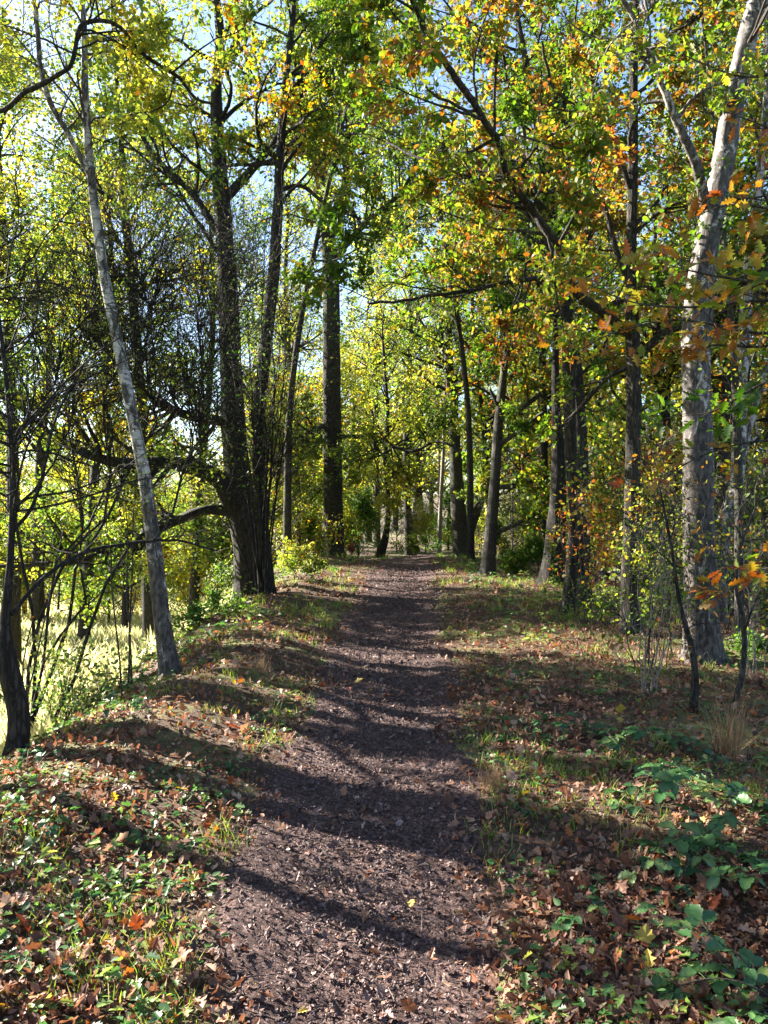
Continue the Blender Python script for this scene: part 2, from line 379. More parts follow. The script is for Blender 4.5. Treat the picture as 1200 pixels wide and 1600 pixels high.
YG = (.17, .22, .022)
M = dict(
    oak=leaf_mat('oak_leaf', [(0, (.03, .07, .013)), (.35, (.075, .14, .02)), (.62, (.19, .23, .035)), (.8, (.32, .18, .03)), (1, (.28, .07, .025))], .5),
    oak_warm=leaf_mat('oak_leaf_turning', [(0, (.035, .08, .012)), (.42, (.10, .16, .022)), (.58, (.22, .20, .035)), (.72, (.28, .135, .035)), (.88, (.24, .075, .03)), (1, (.14, .05, .03))], .5),
    yellow=leaf_mat('yellow_leaf', [(0, (.03, .065, .015)), (.35, (.11, .17, .03)), (.65, (.30, .31, .05)), (.85, (.42, .35, .07)), (1, (.32, .15, .03))], .5),
    green=leaf_mat('green_leaf', [(0, (.03, .07, .015)), (.5, (.07, .14, .025)), (.85, (.16, .22, .04)), (1, (.28, .26, .05))], .5),
    darkleaf=leaf_mat('dark_leaf', [(0, (.025, .045, .015)), (.6, (.05, .08, .018)), (.9, (.12, .12, .02)), (1, (.18, .09, .02))], .35),
    litter=leaf_mat('litter_leaf', [(0, (.045, .022, .014)), (.25, (.13, .055, .030)), (.5, (.25, .12, .070)), (.70, (.38, .26, .18)), (.80, (.34, .13, .045)), (.9, (.33, .07, .025)), (1, (.36, .27, .05))], .22, .5, .5),
    chips=leaf_mat('path_debris', [(0, (.03, .017, .015)), (.45, (.11, .065, .056)), (.75, (.24, .15, .125)), (.95, (.46, .34, .28)), (1, (.36, .28, .10))], 0, .55, .4),
    grass=leaf_mat('grass_blade', [(0, (.07, .13, .02)), (.6, (.19, .27, .045)), (.85, (.26, .28, .05)), (1, (.36, .30, .14))], .4),
    herb=leaf_mat('herb_leaf', [(0, (.035, .09, .03)), (.5, (.08, .16, .04)), (.85, (.19, .26, .06)), (1, (.30, .30, .07))], .35, .35),
    bramble=leaf_mat('bramble_leaf', [(0, (.022, .07, .022)), (.5, (.045, .115, .035)), (.8, (.12, .18, .05)), (1, (.22, .26, .10))], .22, .28, .3),
    meadow=leaf_mat('meadow_blade', [(0, (.22, .26, .08)), (.5, (.42, .42, .20)), (1, (.60, .52, .32))], .4),
    straw=leaf_mat('dry_grass', [(0, (.25, .15, .07)), (1, (.42, .30, .16))], .25, .6),
    dead=leaf_mat('dead_bracken', [(0, (.10, .04, .02)), (1, (.26, .11, .05))], .25, .6),
    bark=bark_mat('oak_bark', (.012, .010, .008), (.062, .052, .040), (.055, .07, .022), .32),
    bark_dark=bark_mat('dark_bark', (.010, .008, .007), (.042, .035, .029), (.05, .065, .022), .2),
    bark_grey=bark_mat('grey_bark', (.014, .012, .010), (.075, .066, .052), (.10, .12, .05), .3, 12, .5),
    twig=bark_mat('twig_bark', (.025, .020, .016), (.085, .070, .055), None, 0, 20, .3),
    deadtwig=bark_mat('dead_twig_bark', (.12, .10, .08), (.30, .26, .22), None, 0, 20, .3),
    pine=bark_mat('red_bark', (.09, .045, .03), (.32, .17, .11), None, 0, 8, .6),
    birch=birch_mat('birch_bark'),
    birch_old=birch_mat('old_birch_bark', (.50, .46, .40), 7.5, .432),
    soil=soil_mat('woodland_soil', [(.3, (.03, .019, .013)), (.55, (.085, .055, .036)), (.75, (.17, .11, .075))], 30, .8, ((.07, .11, .025), (.22, .24, .08))),
    path=soil_mat('trodden_earth', [(.3, (.018, .0105, .010)), (.5, (.075, .045, .040)), (.62, (.24, .155, .138)), (.78, (.42, .295, .265))], 46, 1.0),
)

# ------------------------------------------------------------------ ground and path
def build_ground():
    nx, ny = 420, 420
    u = np.linspace(-1, 1, nx); a = 5.6
    x = np.sign(u) * np.sinh(a * np.abs(u)) / math.sinh(a) * 320
    v = np.linspace(-.62, 1, ny); y = 2 + np.sign(v) * np.sinh(a * np.abs(v)) / math.sinh(a) * 420
    X, Y = np.meshgrid(x, y); Z = HG(X, Y)
    V = np.stack([X, Y, Z], -1).reshape(-1, 3)
    i = np.arange(ny - 1)[:, None] * nx; j = np.arange(nx - 1)[None]
    q = np.stack([i + j, i + j + 1, i + nx + j + 1, i + nx + j], -1).reshape(-1, 4)
    tag(link('ground', mesh_np('ground', V, q, M['soil'])), kind='structure')
    # path strip: its edges dive under the soil, so the border is ragged
    ny, nx = 520, 70
    y = -2 + 44 * (np.linspace(0, 1, ny) ** 1.6)
    s = np.linspace(-1, 1, nx)
    Y = np.repeat(y[:, None], nx, 1); X = path_c(Y) + s[None] * (path_w(Y) * 1.25)
    e = np.abs(s)[None]
    Z = H0(X, Y) + .004 + .004 * waves(X, Y, 40, 9, 8) - .06 * sstep(.7, 1, e + .10 * waves(X, Y, 6, 12, 6))
    V = np.stack([X, Y, Z], -1).reshape(-1, 3)
    i = np.arange(ny - 1)[:, None] * nx; j = np.arange(nx - 1)[None]
    q = np.stack([i + j, i + j + 1, i + nx + j + 1, i + nx + j], -1).reshape(-1, 4)
    tag(link('path', mesh_np('path', V, q, M['path'])), kind='structure')
build_ground()

def ground_normals(x, y):
    e = .05
    gx = (H0(x + e, y) - H0(x - e, y)) / (2 * e); gy = (H0(x, y + e) - H0(x, y - e)) / (2 * e)
    return norm(np.stack([-gx, -gy, np.ones_like(gx)], -1))

def view_pts(n, y0, y1, padx=1.0, p=1.0):
    y = y0 * (y1 / y0) ** (rng.uniform(0, 1, n) ** p)
    x = rng.uniform(-1, 1, n) * (.5 * y + padx)
    return x, y

def lay(geo, T, Fs, x, y, size, rnd, tilt=.35, lift=.004):
    n = len(x)
    if not n: return
    g = ground_normals(x, y); d = rng.normal(size=(n, 3)); nn = norm(g + rng.normal(size=(n, 3)) * tilt)
    pos = np.stack([x, y, H0(x, y) + lift + rng.uniform(0, .018, n) + tilt * size * .3], -1)
    scatter(geo, T, Fs, pos, frames(d, nn), size, rnd)

def build_litter():
    # leaves on the verges
    g = Geo()
    for (T, Fs, n, s0, s1) in ((T_PALM, F_PALM, 3600, .025, .07), (T_OAK3, F_OAK3, 22000, .02, .06), (T_OAK, F_OAK, 9000, .025, .065), (T_OVAL, F_OVAL, 26000, .012, .04), (T_CHIP, F_CHIP, 90000, .006, .03)):
        x, y = view_pts(n, 1.9, 27, .8, .85)
        off = np.abs(x - path_c(y)) / path_w(y)
        pr = sstep(.55, 1.45, off + .25 * waves(x, y, 3, 21)) * .97 + .03
        pr *= .55 + .45 * sstep(-.4, .4, waves(x, y, 1.8, 22) + .5 * waves(x, y, 6, 27))
        pr *= np.where(x < -4.5, .3, 1)
        m = rng.uniform(size=n) < pr; x, y = x[m], y[m]
        r = np.clip(rng.beta(1.7, 2.6, len(x)) * .95 + (rng.uniform(size=len(x)) > .91) * rng.uniform(.2, .5, len(x)), 0, 1)
        lay(g, T, Fs, x, y, rng.uniform(s0, s1, len(x)) * (1 + .03 * y), r, .5)
    tag(link('leaf_litter', g.mesh('leaf_litter', M['litter'], smooth=False)), 'brown and orange fallen leaves covering both verges', 'leaf litter', kind='stuff')
    g = Geo()
    for (T, Fs, n, s0, s1, ti) in ((T_CHIP, F_CHIP, 52000, .003, .013, .5), (T_OVAL, F_OVAL, 8000, .006, .022, .4), (T_OAK3, F_OAK3, 4500, .012, .04, .4)):
        x, y = view_pts(n, 1.9, 24, .4, .8)
        x = path_c(y) + rng.normal(size=n) * path_w(y) * .62
        r = np.clip(rng.beta(1.5, 2.6, n), 0, 1)
        lay(g, T, Fs, x, y, rng.uniform(s0, s1, n) * (1 + .05 * y), r, ti, .002)
    x, y = view_pts(900, 1.9, 14, .4); x = path_c(y) + rng.normal(size=len(x)) * path_w(y) * .9
    L = rng.uniform(.03, .13, len(x)); a = rng.uniform(0, 6.28, len(x))
    d = np.stack([np.cos(a), np.sin(a), rng.normal(size=len(x)) * .05], -1)
    P, R = grow(np.stack([x, y, H0(x, y) + .008], -1), d, L, rng.uniform(.0012, .0032, len(x)), 4, .2, 0, .6)
    tubes(g, P, R, 4, .35)
    tag(link('path_debris', g.mesh('path_debris', M['chips'], smooth=False)), 'small leaf fragments, chips and twigs strewn over the path', 'debris', kind='stuff')

def build_grass():
    g = Geo()
    def tufts(n, per, y0, y1, smin, smax, cond, pad=1.):
        x, y = view_pts(n, y0, y1, pad, .9)
        off = np.abs(x - path_c(y)) / path_w(y)
        m = (off > 1.05) & cond(x, y); x, y = x[m], y[m]
        X = np.repeat(x, per) + rng.normal(size=len(x) * per) * .045; Y = np.repeat(y, per) + rng.normal(size=len(x) * per) * .045
        k = len(X); az = rng.uniform(0, 6.28, k); d = np.stack([np.cos(az), np.sin(az), np.zeros(k)], -1)
        nn = np.stack([rng.normal(size=k) * .3, rng.normal(size=k) * .3, np.ones(k)], -1)
        # blade template runs up its z, bending along x
        sz = rng.uniform(smin, smax, k) * (1 + .03 * Y)
        r = np.clip(np.repeat(rng.uniform(.1, .9, len(x)), per) + rng.normal(size=k) * .12, 0, 1)
        Fm = frames(d, nn)
        pos = np.stack([X, Y, H0(X, Y) - .004], -1)
        Tm = T_BLADE.copy()
        scatter(g, Tm, F_BLADE, pos, Fm, sz, r)
    patch = lambda x, y: (waves(x, y, 1.7, 31) + .6 * waves(x, y, 5, 32)) > np.where(x < 0, -.1, .1)
    tufts(3400, 12, 1.9, 14, .03, .085, patch)
    tufts(1700, 14, 11, 32, .05, .13, lambda x, y: (np.abs(x - path_c(y)) < 5) & (waves(x, y, 1.2, 33) > -.3))
    tag(link('grass', g.mesh('grass', M['grass'])), 'short green grass tufts among the leaves of both verges', 'grass', kind='stuff')
    # meadow grass below the bank
    g2 = Geo()
    n = 26000; y = rng.uniform(5, 46, n); x = -3.6 - rng.uniform(0, 1, n) * (.55 * y)
    az = rng.uniform(0, 6.28, n); d = np.stack([np.cos(az), np.sin(az), np.zeros(n)], -1)
    nn = np.stack([rng.normal(size=n) * .25, rng.normal(size=n) * .25, np.ones(n)], -1)
    T2 = T_BLADE * np.array([1, 2.2, 1])
    scatter(g2, T2, F_BLADE, np.stack([x, y, H0(x, y)], -1), frames(d, nn), rng.uniform(.18, .55, n), np.clip(rng.beta(3, 2, n), 0, 1))
    tag(link('meadow_grass', g2.mesh('meadow_grass', M['meadow'])), 'pale sunlit rough grass in the meadow below the bank', 'grass', kind='stuff')
    # low herbs
    g3 = Geo()
    def herbs(n, per, y0, y1, cond, s0, s1, hmax):
        x, y = view_pts(n, y0, y1, 1.2, .9); off = np.abs(x - path_c(y)) / path_w(y)
        m = (off > 1.15) & cond(x, y); x, y = x[m], y[m]
        k = len(x) * per; a = rng.uniform(0, 6.28, k); rr = rng.uniform(.01, .10, k)
        X = np.repeat(x, per) + rr * np.cos(a); Y = np.repeat(y, per) + rr * np.sin(a)
        d = np.stack([np.cos(a), np.sin(a), rng.uniform(-.3, .5, k)], -1)
        nn = rng.normal(size=(k, 3)) * .4; nn[:, 2] += 1
        pos = np.stack([X, Y, H0(X, Y) + rng.uniform(.01, 1, k) * np.repeat(rng.uniform(.3, 1, len(x)) * hmax, per)], -1)
        r = np.clip(np.repeat(rng.uniform(0, .85, len(x)), per) + rng.normal(size=k) * .1, 0, 1)
        sz = rng.uniform(s0 * .6, s1 * .95, k) * (1 + .03 * Y); h = rng.uniform(size=k) < .5; Fm = frames(d, nn)
        scatter(g3, T_OVAL, F_OVAL, pos[h], Fm[h], sz[h], r[h]); scatter(g3, T_OAK3, F_OAK3, pos[~h], Fm[~h], sz[~h] * 1.25, r[~h])
    herbs(2000, 9, 1.9, 8, lambda x, y: (x < 0) & (waves(x, y, 2.0, 41) > -.2), .018, .045, .09)
    herbs(1200, 9, 1.9, 9, lambda x, y: (x > 0) & (waves(x, y, 2.0, 42) > -.1), .018, .045, .10)
    herbs(1200, 12, 9, 30, lambda x, y: (np.abs(x - path_c(y)) > 1.6) & (np.abs(x) < 5.5) & (waves(x, y, 1.1, 43) > -.1), .03, .07, .28)
    herbs(600, 12, 6, 20, lambda x, y: (x < -2.3) & (x > -5) & (waves(x, y, 1.1, 44) > -.2), .03, .07, .4)
    tag(link('ground_cover', g3.mesh('ground_cover', M['herb'])), 'low leafy green herbs and ivy scattered over the verges', 'ground cover', kind='stuff')
build_litter(); build_grass()

# ------------------------------------------------------------------ trees
def wline(rows):
    """rows (px, py, diameter in px, Y) -> points, radii"""
    pts = np.array([at(a, b, Y) for a, b, w, Y in rows]); rad = np.array([w * Y / FPX / 2 * .8 for a, b, w, Y in rows])
    return pts, rad

def resample(P, R, n=24):
    s = np.concatenate([[0], np.cumsum(np.linalg.norm(np.diff(P, axis=0), axis=1))]); t = np.linspace(0, s[-1], n)
    return np.stack([np.interp(t, s, P[:, k]) for k in range(3)], -1), np.interp(t, s, R)

def tree(name, label, cat, trunk, limbs=(), bark='bark', leaf='oak', sides=18, flare=.5, rough=.06, extend=None,
         n1=16, t1=(.35, 1), L1=2.4, n2=7, n3=5, lf=14, ls=.085, group=None, rl=(0, 1), keep=None, up1=.05, tip=.5, T=(T_MID, F_MID), r1max=.05, cull=True, ang1=1.0, ground=True, L2f=.45, L3f=.42, tmn=.003):
    P, R = wline(trunk)
    if extend is not None:      # carry the trunk on above the picture, to its real height
        d = norm((P[-1] - P[-2])[None])[0]; d = norm((d * .6 + np.array([0, 0, .7]))[None])[0]
        P = np.concatenate([P, [P[-1] + d * extend * .5 + rng.normal(size=3) * .15, P[-1] + d * extend + rng.normal(size=3) * .3]]); R = np.concatenate([R, [R[-1] * .6, R[-1] * .15]])
    if ground:
        z0 = hz(P[0, 0], P[0, 1]); P[0, 2] = z0 - .08
    base = np.array([P[0, 0], P[0, 1], P[0, 2]])
    root = thing(name, label, cat, tuple(base), group)
    near = P[0, 1] < 14
    st = .05 if near else .12
    Ps, Rs = smooth_line(P, R, st)
    g = Geo(); trunk_tube(g, Ps, Rs, sides, rough, flare, int(abs(base[0]) * 97 + base[1] * 13))
    link('trunk', g.mesh('trunk', M[bark], base), root)
    hosts = [resample(Ps, Rs)]
    lh = []
    for rows in limbs:
        p, r = wline(rows); p, r = smooth_line(p, r, st)
        p = p + np.cumsum(rng.normal(size=p.shape) * (.006 if p[0, 1] < 14 else .009), 0) * np.linspace(0, 1, len(p))[:, None]
        lh.append((p, r)); hosts.append(resample(p, r))
    global WOOD; WOOD = np.concatenate([h[0][::2] for h in hosts]) if near else None
    crown = Geo(); tw = Geo()
    def sub(hp, hr, geo, n, tm, L, leaves=True):
        s, d, l, r = spawn(hp[None], hr[None], n, tm[0], tm[1], ang1, L, .35, .5)
        r = np.clip(r, .006, r1max); l = np.maximum(l, .3)
        A, RA = grow(s, d, l, r, 10, .16, up1)
        ok = ~corridor(A[:, 3], -.2) & ~corridor(A[:, 6], -.2) if cull else np.ones(len(A), bool); A, RA = A[ok], RA[ok]
        tubes(geo, A, RA, 6)
        s, d, l2, r = spawn(A, RA, n2, .25, 1, .8, 1, .45, .6); L2 = l2 * np.repeat(l[ok], n2) * L2f
        B, RB = grow(s, d, L2, np.maximum(r, .003), 7, .2, 0.03)
        if cull: ok = ~corridor(B[:, 4]); B, RB, L2 = B[ok], RB[ok], L2[ok]
        tubes(geo, B, RB, 4)
        s, d, l3, r = spawn(B, RB, n3, .2, 1, .7, 1, .3, .7); L3 = np.maximum(l3 * np.repeat(L2, n3) * L3f, .12)
        C, RC = grow(s, d, L3, np.maximum(r * .8, tmn), 4, .25, 0)
        if cull: ok = ~corridor(C[:, 2]); C, RC = C[ok], RC[ok]
        tubes(geo, C, RC, 3)
        if leaves and lf:
            leaf_cloud(crown, C, lf, ls, T[0], T[1], 0, .03 if near else .06, cull, rl[0], rl[1], keep=keep)
            leaf_cloud(crown, B, max(1, lf // 2), ls, T[0], T[1], .4, .03, cull, rl[0], rl[1], keep=keep)
    sub(hosts[0][0], hosts[0][1], tw, n1, t1, L1)
    for k, (p, r) in enumerate(lh):
        gl = Geo(); trunk_tube(gl, p, r, max(8, sides // 2), rough, 0, k + 5)
        ll = np.linalg.norm(p[-1] - p[0])
        sub(*hosts[k + 1], gl, max(3, int(ll * 2.2 * n1 / 16)), (.25, 1), min(L1 * .7, ll * .6))
        link('branch', gl.mesh('branch', M[bark], base), root)
    link('twigs', tw.mesh('twigs', M[bark if bark not in ('birch', 'birch_old') else 'twig'], base), root)
    if crown.n: link('crown', crown.mesh('crown', M[leaf], base), root)
    WOOD = None
    return root

# ---- left of the path
tree('birch_tree', 'slender white birch leaning left at the edge of the bank', 'birch tree',
     [(268, 1064, 40, 7.6), (252, 960, 33, 7.6), (238, 830, 28, 7.6), (225, 740, 25, 7.55), (205, 640, 23, 7.5), (185, 540, 22, 7.5), (165, 440, 20, 7.5), (150, 340, 18, 7.5), (140, 250, 16, 7.5), (133, 150, 14, 7.5), (132, 60, 12, 7.5), (129, -60, 10, 7.5)],
     [[(142, 275, 13, 7.5), (110, 215, 11, 7.4), (76, 150, 10, 7.3), (62, 60, 9, 7.2), (58, -30, 8, 7.1)]],
     'birch', 'yellow', 22, .55, .05, extend=3, n1=22, t1=(.5, 1), L1=1.5, n2=8, n3=5, lf=5, ls=.04, up1=-.04, r1max=.012, rl=(.2, .9))
tree('hawthorn_tree', 'dark leaning hawthorn with a dense tangle of thin twigs at the left edge', 'hawthorn tree',
     [(22, 1185, 44, 5.2), (30, 1120, 42, 5.2), (10, 1030, 36, 5.15), (8, 970, 18, 5.15), (16, 880, 13, 5.15), (20, 760, 12, 5.2), (14, 640, 10, 5.2), (4, 540, 8, 5.2), (-10, 440, 6, 5.2)],
     [[(18, 960, 9, 5.15), (70, 900, 8, 5.4), (130, 862, 7, 5.8), (200, 850, 6, 6.1), (268, 846, 5, 6.4), (330, 865, 4, 6.6)],
      [(22, 828, 8, 5.2), (50, 790, 7, 5.3), (68, 720, 6, 5.4), (80, 640, 5, 5.5), (120, 560, 4, 5.6)],
      [(10, 1000, 10, 5.15), (-60, 930, 9, 5.2), (-120, 800, 7, 5.3)]],
     'bark_dark', 'darkleaf', 20, .3, .09, n1=26, t1=(.5, 1), L1=1.8, n2=9, n3=6, lf=1, ls=.022, r1max=.014, tmn=.0016)
tree('oak_tree', 'broad dark oak with long low limbs reaching left over the meadow', 'oak tree',
     [(392, 935, 62, 16.5), (385, 850, 54, 16.5), (372, 760, 50, 16.5), (362, 600, 44, 16.5), (356, 450, 38, 16.5), (346, 300, 30, 16.5), (338, 150, 22, 16.5), (344, 60, 18, 16.5), (335, -40, 14, 16.5)],
     [[(365, 790, 40, 16.4), (335, 745, 34, 16), (270, 726, 28, 15.5), (180, 726, 22, 15), (110, 702, 16, 14.6), (60, 672, 10, 14.2), (10, 610, 6, 14)],
      [(372, 800, 24, 16.5), (320, 798, 20, 16.2), (270, 818, 17, 16), (200, 850, 14, 15.6), (110, 880, 11, 15.2), (-10, 892, 8, 15)],
      [(360, 660, 22, 16.5), (300, 650, 18, 16.2), (240, 625, 14, 16), (190, 570, 10, 15.6), (140, 520, 6, 15.2)],
      [(352, 310, 20, 16.5), (395, 262, 16, 16.5), (430, 215, 13, 16.5), (450, 150, 10, 16.4), (500, 100, 7, 16.2)],
      [(350, 380, 16, 16.5), (300, 300, 13, 16.8), (240, 240, 10, 17), (190, 150, 7, 17.2)]],
     'bark_dark', 'yellow', 18, .35, .08, extend=4, n1=30, t1=(.4, 1), L1=3.6, n2=8, n3=6, lf=6, ls=.085, rl=(0, .9))
tree('oak_tree', 'slender dark oak standing close behind the hazel stems', 'oak tree',
     [(418, 925, 34, 14.8), (408, 800, 27, 14.8), (405, 650, 25, 14.9), (420, 500, 24, 15), (430, 400, 22, 15), (437, 260, 18, 15), (445, 140, 14, 15), (458, 20, 11, 15), (460, -60, 9, 15)],
     [[(430, 300, 10, 15), (470, 290, 8, 15), (510, 320, 6, 14.8), (560, 340, 4, 14.6)], [(442, 160, 10, 15), (480, 120, 8, 14.8), (530, 110, 6, 14.5), (570, 70, 4, 14.3)]],
     'bark_dark', 'oak', 14, .3, .06, extend=4, n1=28, t1=(.45, 1), L1=2.6, lf=9, ls=.08, rl=(.1, .9))
tree('oak_tree', 'tall ivy green oak beside the path left of the crest', 'oak tree',
     [(520, 873, 46, 30), (520, 760, 38, 30), (518, 600, 36, 30), (517, 450, 33, 30), (511, 360, 30, 30), (499, 280, 22, 30), (486, 200, 17, 30), (470, 100, 13, 30), (462, 0, 9, 30)],
     [[(517, 365, 24, 30), (540, 300, 20, 30), (545, 210, 15, 30), (570, 100, 11, 30), (575, 20, 8, 30)],
      [(532, 682, 9, 29.8), (580, 685, 8, 29), (640, 705, 7, 28), (680, 690, 5, 27.5), (720, 702, 4, 27)],
      [(508, 663, 12, 30), (472, 684, 9, 29), (430, 712, 6, 28)],
      [(515, 410, 16, 30), (570, 350, 12, 29), (625, 300, 8, 28), (660, 240, 5, 28)]],
     'bark', 'yellow', 16, .3, .06, extend=5, n1=36, t1=(.5, 1), L1=5, n2=9, n3=6, lf=6, ls=.12, rl=(.1, .9), r1max=.09)
def stems(name, label, cat, base, specs, bark, leaf, lf, ls, n2=9, group=None, wander=.06, sub=.5, tmin=.25, thick=0.):
    """a shrub: several stems from one stool; specs (top px, top py, Y, dia m)"""
    b = np.array([base[0], base[1], hz(base[0], base[1]) - .03])
    root = thing(name, label, cat, tuple(b), group); crown = Geo()
    for (tx, ty, Y, dia) in specs:
        e = at(tx, ty, Y); s = b + np.array([rng.normal() * .07, rng.normal() * .07, 0]); L = np.linalg.norm(e - s)
        t = np.linspace(0, 1, 14)[:, None]; off = np.cumsum(rng.normal(size=(14, 3)) * wander * L / 14, 0); off -= off[-1:] * t
        bow = np.array([0, 0, 1.]) * np.sin(t * math.pi) * L * .07
        Pm = s + (e - s) * t + off * np.sin(t * math.pi) + bow; Rm = dia / 2 * (1 - .75 * t[:, 0])
        g = Geo(); tubes(g, Pm[None], Rm[None], 7)
        ss, d, l, r = spawn(Pm[None], Rm[None], n2, tmin, 1, .7, L * .35, .5, .6); A, RA = grow(ss, d, l, np.maximum(r, .003 + thick), 7, .14, .06); tubes(g, A, RA, 4)
        ss, d, l, r = spawn(A, RA, 4, .2, 1, .7, L * .35 * sub, .4, .7); B, RB = grow(ss, d, l, np.maximum(r, .0018 + thick * .7), 5, .18, .02); tubes(g, B, RB, 3)
        link('stem', g.mesh('stem', M[bark], b), root)
        if lf: leaf_cloud(crown, B, lf, ls, T_MID if Y > 8 else T_OVAL, F_MID if Y > 8 else F_OVAL, .1, .04, True)
    if crown.n: link('foliage', crown.mesh('foliage', M[leaf], b), root)
    return root

stems('hazel_shrub', 'many thin upright hazel stems crowding the foot of the broad oak', 'shrub', (-2.2, 14.2),
      [(405, 560, 14.5, .05), (385, 470, 14, .05), (440, 520, 14, .045), (455, 600, 14.5, .04), (430, 420, 14, .05), (360, 560, 13.8, .05), (330, 620, 13.6, .045), (478, 560, 14, .04), (300, 690, 13.5, .04), (415, 360, 14, .05), (350, 430, 14, .04), (460, 440, 14, .04)], 'bark_dark', 'green', 2, .05, 18, thick=.003)
stems('thorn_shrub', 'bare tangled thorn shrub on the slope behind the birch', 'shrub', (-4.3, 9.4),
      [(170, 400, 9.2, .05), (260, 430, 9.6, .05), (330, 400, 10, .05), (210, 340, 10, .05), (420, 400, 10.6, .04), (150, 480, 9, .04)], 'bark_dark', 'darkleaf', 2, .035, 78, wander=.3, sub=.8, tmin=.5, thick=.002)
stems('slope_sapling', 'thin double stemmed sapling behind the birch foot', 'sapling', (-2.95, 9.2), [(195, 760, 9.2, .03), (215, 700, 9.3, .03), (165, 740, 9, .025)], 'twig', 'yellow', 2, .05, 6)
stems('slope_sapling', 'wispy bare sapling between hawthorn and birch', 'sapling', (-3.6, 7.6), [(90, 800, 7.6, .02), (130, 720, 7.8, .02)], 'twig', 'yellow', 1, .04, 8)
stems('green_bush', 'bright green leafy bush on the slope left of the birch foot', 'bush', (-3.3, 8.3), [(120, 1020, 8, .02), (90, 1040, 8, .02), (150, 1035, 8, .02), (170, 1060, 8, .02), (60, 1070, 8, .02), (110, 1080, 7.6, .02), (200, 1000, 8.2, .015), (140, 980, 8, .015), (60, 1000, 7.8, .015)], 'twig', 'herb', 3, .045, 10)
stems('green_bush', 'bright green leafy bush on the bank right of the birch', 'bush', (-2.6, 11.6), [(300, 950, 11.5, .02), (340, 930, 11.6, .02), (370, 945, 11.8, .02), (280, 975, 11.2, .02), (320, 980, 11.5, .02), (350, 890, 11.6, .012), (400, 950, 11.8, .012)], 'twig', 'green', 6, .05, 14)
stems('green_bush', 'low yellow green bush beside the foot of the broad oak', 'bush', (-1.9, 17.5), [(450, 850, 17.5, .02), (480, 860, 17.5, .02), (430, 870, 17, .02), (500, 880, 17.5, .02)], 'twig', 'yellow', 12, .06, 9)
stems('dead_bracken', 'rust red dead bracken left of the path crest', 'bracken', (-.6, 24.5), [(560, 850, 24.5, .015), (575, 852, 24.5, .015), (550, 858, 24.5, .015), (585, 858, 24.5, .015), (568, 845, 24.6, .015)], 'deadtwig', 'dead', 14, .09, 8)

# ---- the far end of the path
tree('young_tree', 'thin dark leaning tree standing at the end of the path', 'tree',
     [(592, 876, 20, 31), (604, 830, 13, 31), (606, 780, 10, 31), (602, 720, 9, 31), (606, 650, 8, 31), (600, 560, 6, 31)], [[(605, 800, 6, 31), (622, 770, 5, 31), (640, 740, 3, 31)]],
     'bark_dark', 'yellow', 10, .3, .05, extend=2, n1=18, t1=(.45, 1), L1=2.6, lf=2, ls=.10, rl=(.2, .9), tmn=.006)
tree('young_tree', 'straight thin pale tree right of the path end', 'tree',
     [(686, 862, 10, 38), (689, 780, 8, 38), (693, 700, 7, 38), (696, 600, 6, 38), (690, 500, 5, 38)], [[(690, 770, 4, 38), (710, 748, 3, 38), (735, 735, 3, 38)]],
     'deadtwig', 'green', 10, .2, .05, extend=2, n1=20, t1=(.45, 1), L1=3.4, lf=4, ls=.14, rl=(.2, .9))
tree('beech_tree', 'stout pale forked tree right of the path end', 'tree',
     [(722, 856, 36, 36), (716, 790, 30, 36), (712, 720, 24, 36), (708, 640, 20, 36), (700, 540, 17, 36), (705, 430, 12, 36)],
     [[(730, 840, 22, 36), (742, 805, 18, 36), (756, 775, 14, 36), (775, 740, 10, 36), (800, 660, 8, 36)]],
     'bark_grey', 'yellow', 14, .3, .06, extend=5, n1=30, t1=(.4, 1), L1=5.5, lf=6, ls=.17, rl=(0, .8), r1max=.08)
tree('pine_tree', 'slim reddish trunk in the wood right of the leaning path tree', 'pine tree',
     [(825, 856, 12, 40), (822, 740, 10, 40), (820, 600, 9, 40), (818, 450, 8, 40), (818, 300, 6, 40)], [], 'pine', 'oak', 10, .2, .04, extend=3, n1=22, t1=(.5, 1), L1=4, lf=5, ls=.17, rl=(.2, .9))
# ---- right of the path
tree('oak_sapling', 'slim grey tree nearest the path on the right with level bare boughs', 'tree',
     [(762, 904, 30, 19.8), (767, 830, 23, 19.8), (774, 740, 20, 19.8), (780, 650, 18, 19.8), (788, 575, 14, 19.8), (796, 490, 10, 19.8), (800, 400, 8, 19.8), (806, 300, 5, 19.8)],
     [[(777, 655, 12, 19.8), (815, 638, 10, 19.6), (850, 612, 8, 19.4), (885, 590, 6, 19.2)], [(776, 698, 11, 19.8), (812, 672, 9, 19.5), (850, 640, 7, 19.2)],
      [(773, 762, 10, 19.8), (810, 758, 9, 19.5), (860, 742, 7, 19.2)], [(771, 835, 9, 19.8), (800, 822, 8, 19.6), (835, 805, 6, 19.4), (862, 785, 5, 19.2)],
      [(780, 640, 6, 19.8), (762, 600, 5, 19.6), (748, 560, 4, 19.4)], [(786, 590, 7, 19.8), (800, 540, 6, 19.6), (830, 480, 4, 19.3)]],
     'bark_grey', 'oak_warm', 14, .4, .05, extend=2.5, n1=22, t1=(.42, 1), L1=2.6, lf=5, ls=.10, rl=(0, .8))
tree('oak_tree', 'thick leaning trunk behind the two slim right hand trunks', 'oak tree',
     [(862, 914, 46, 18), (868, 840, 38, 18), (872, 770, 32, 18), (872, 690, 22, 18), (868, 620, 16, 18), (868, 520, 12, 18), (864, 430, 10, 18), (868, 330, 8, 18)],
     [[(868, 480, 7, 18), (850, 440, 6, 17.8), (800, 432, 5, 17.3), (740, 452, 4, 17)]],
     'bark_dark', 'oak_warm', 16, .3, .07, extend=4, n1=26, t1=(.45, 1), L1=2.8, lf=8, ls=.085, rl=(0, .8))
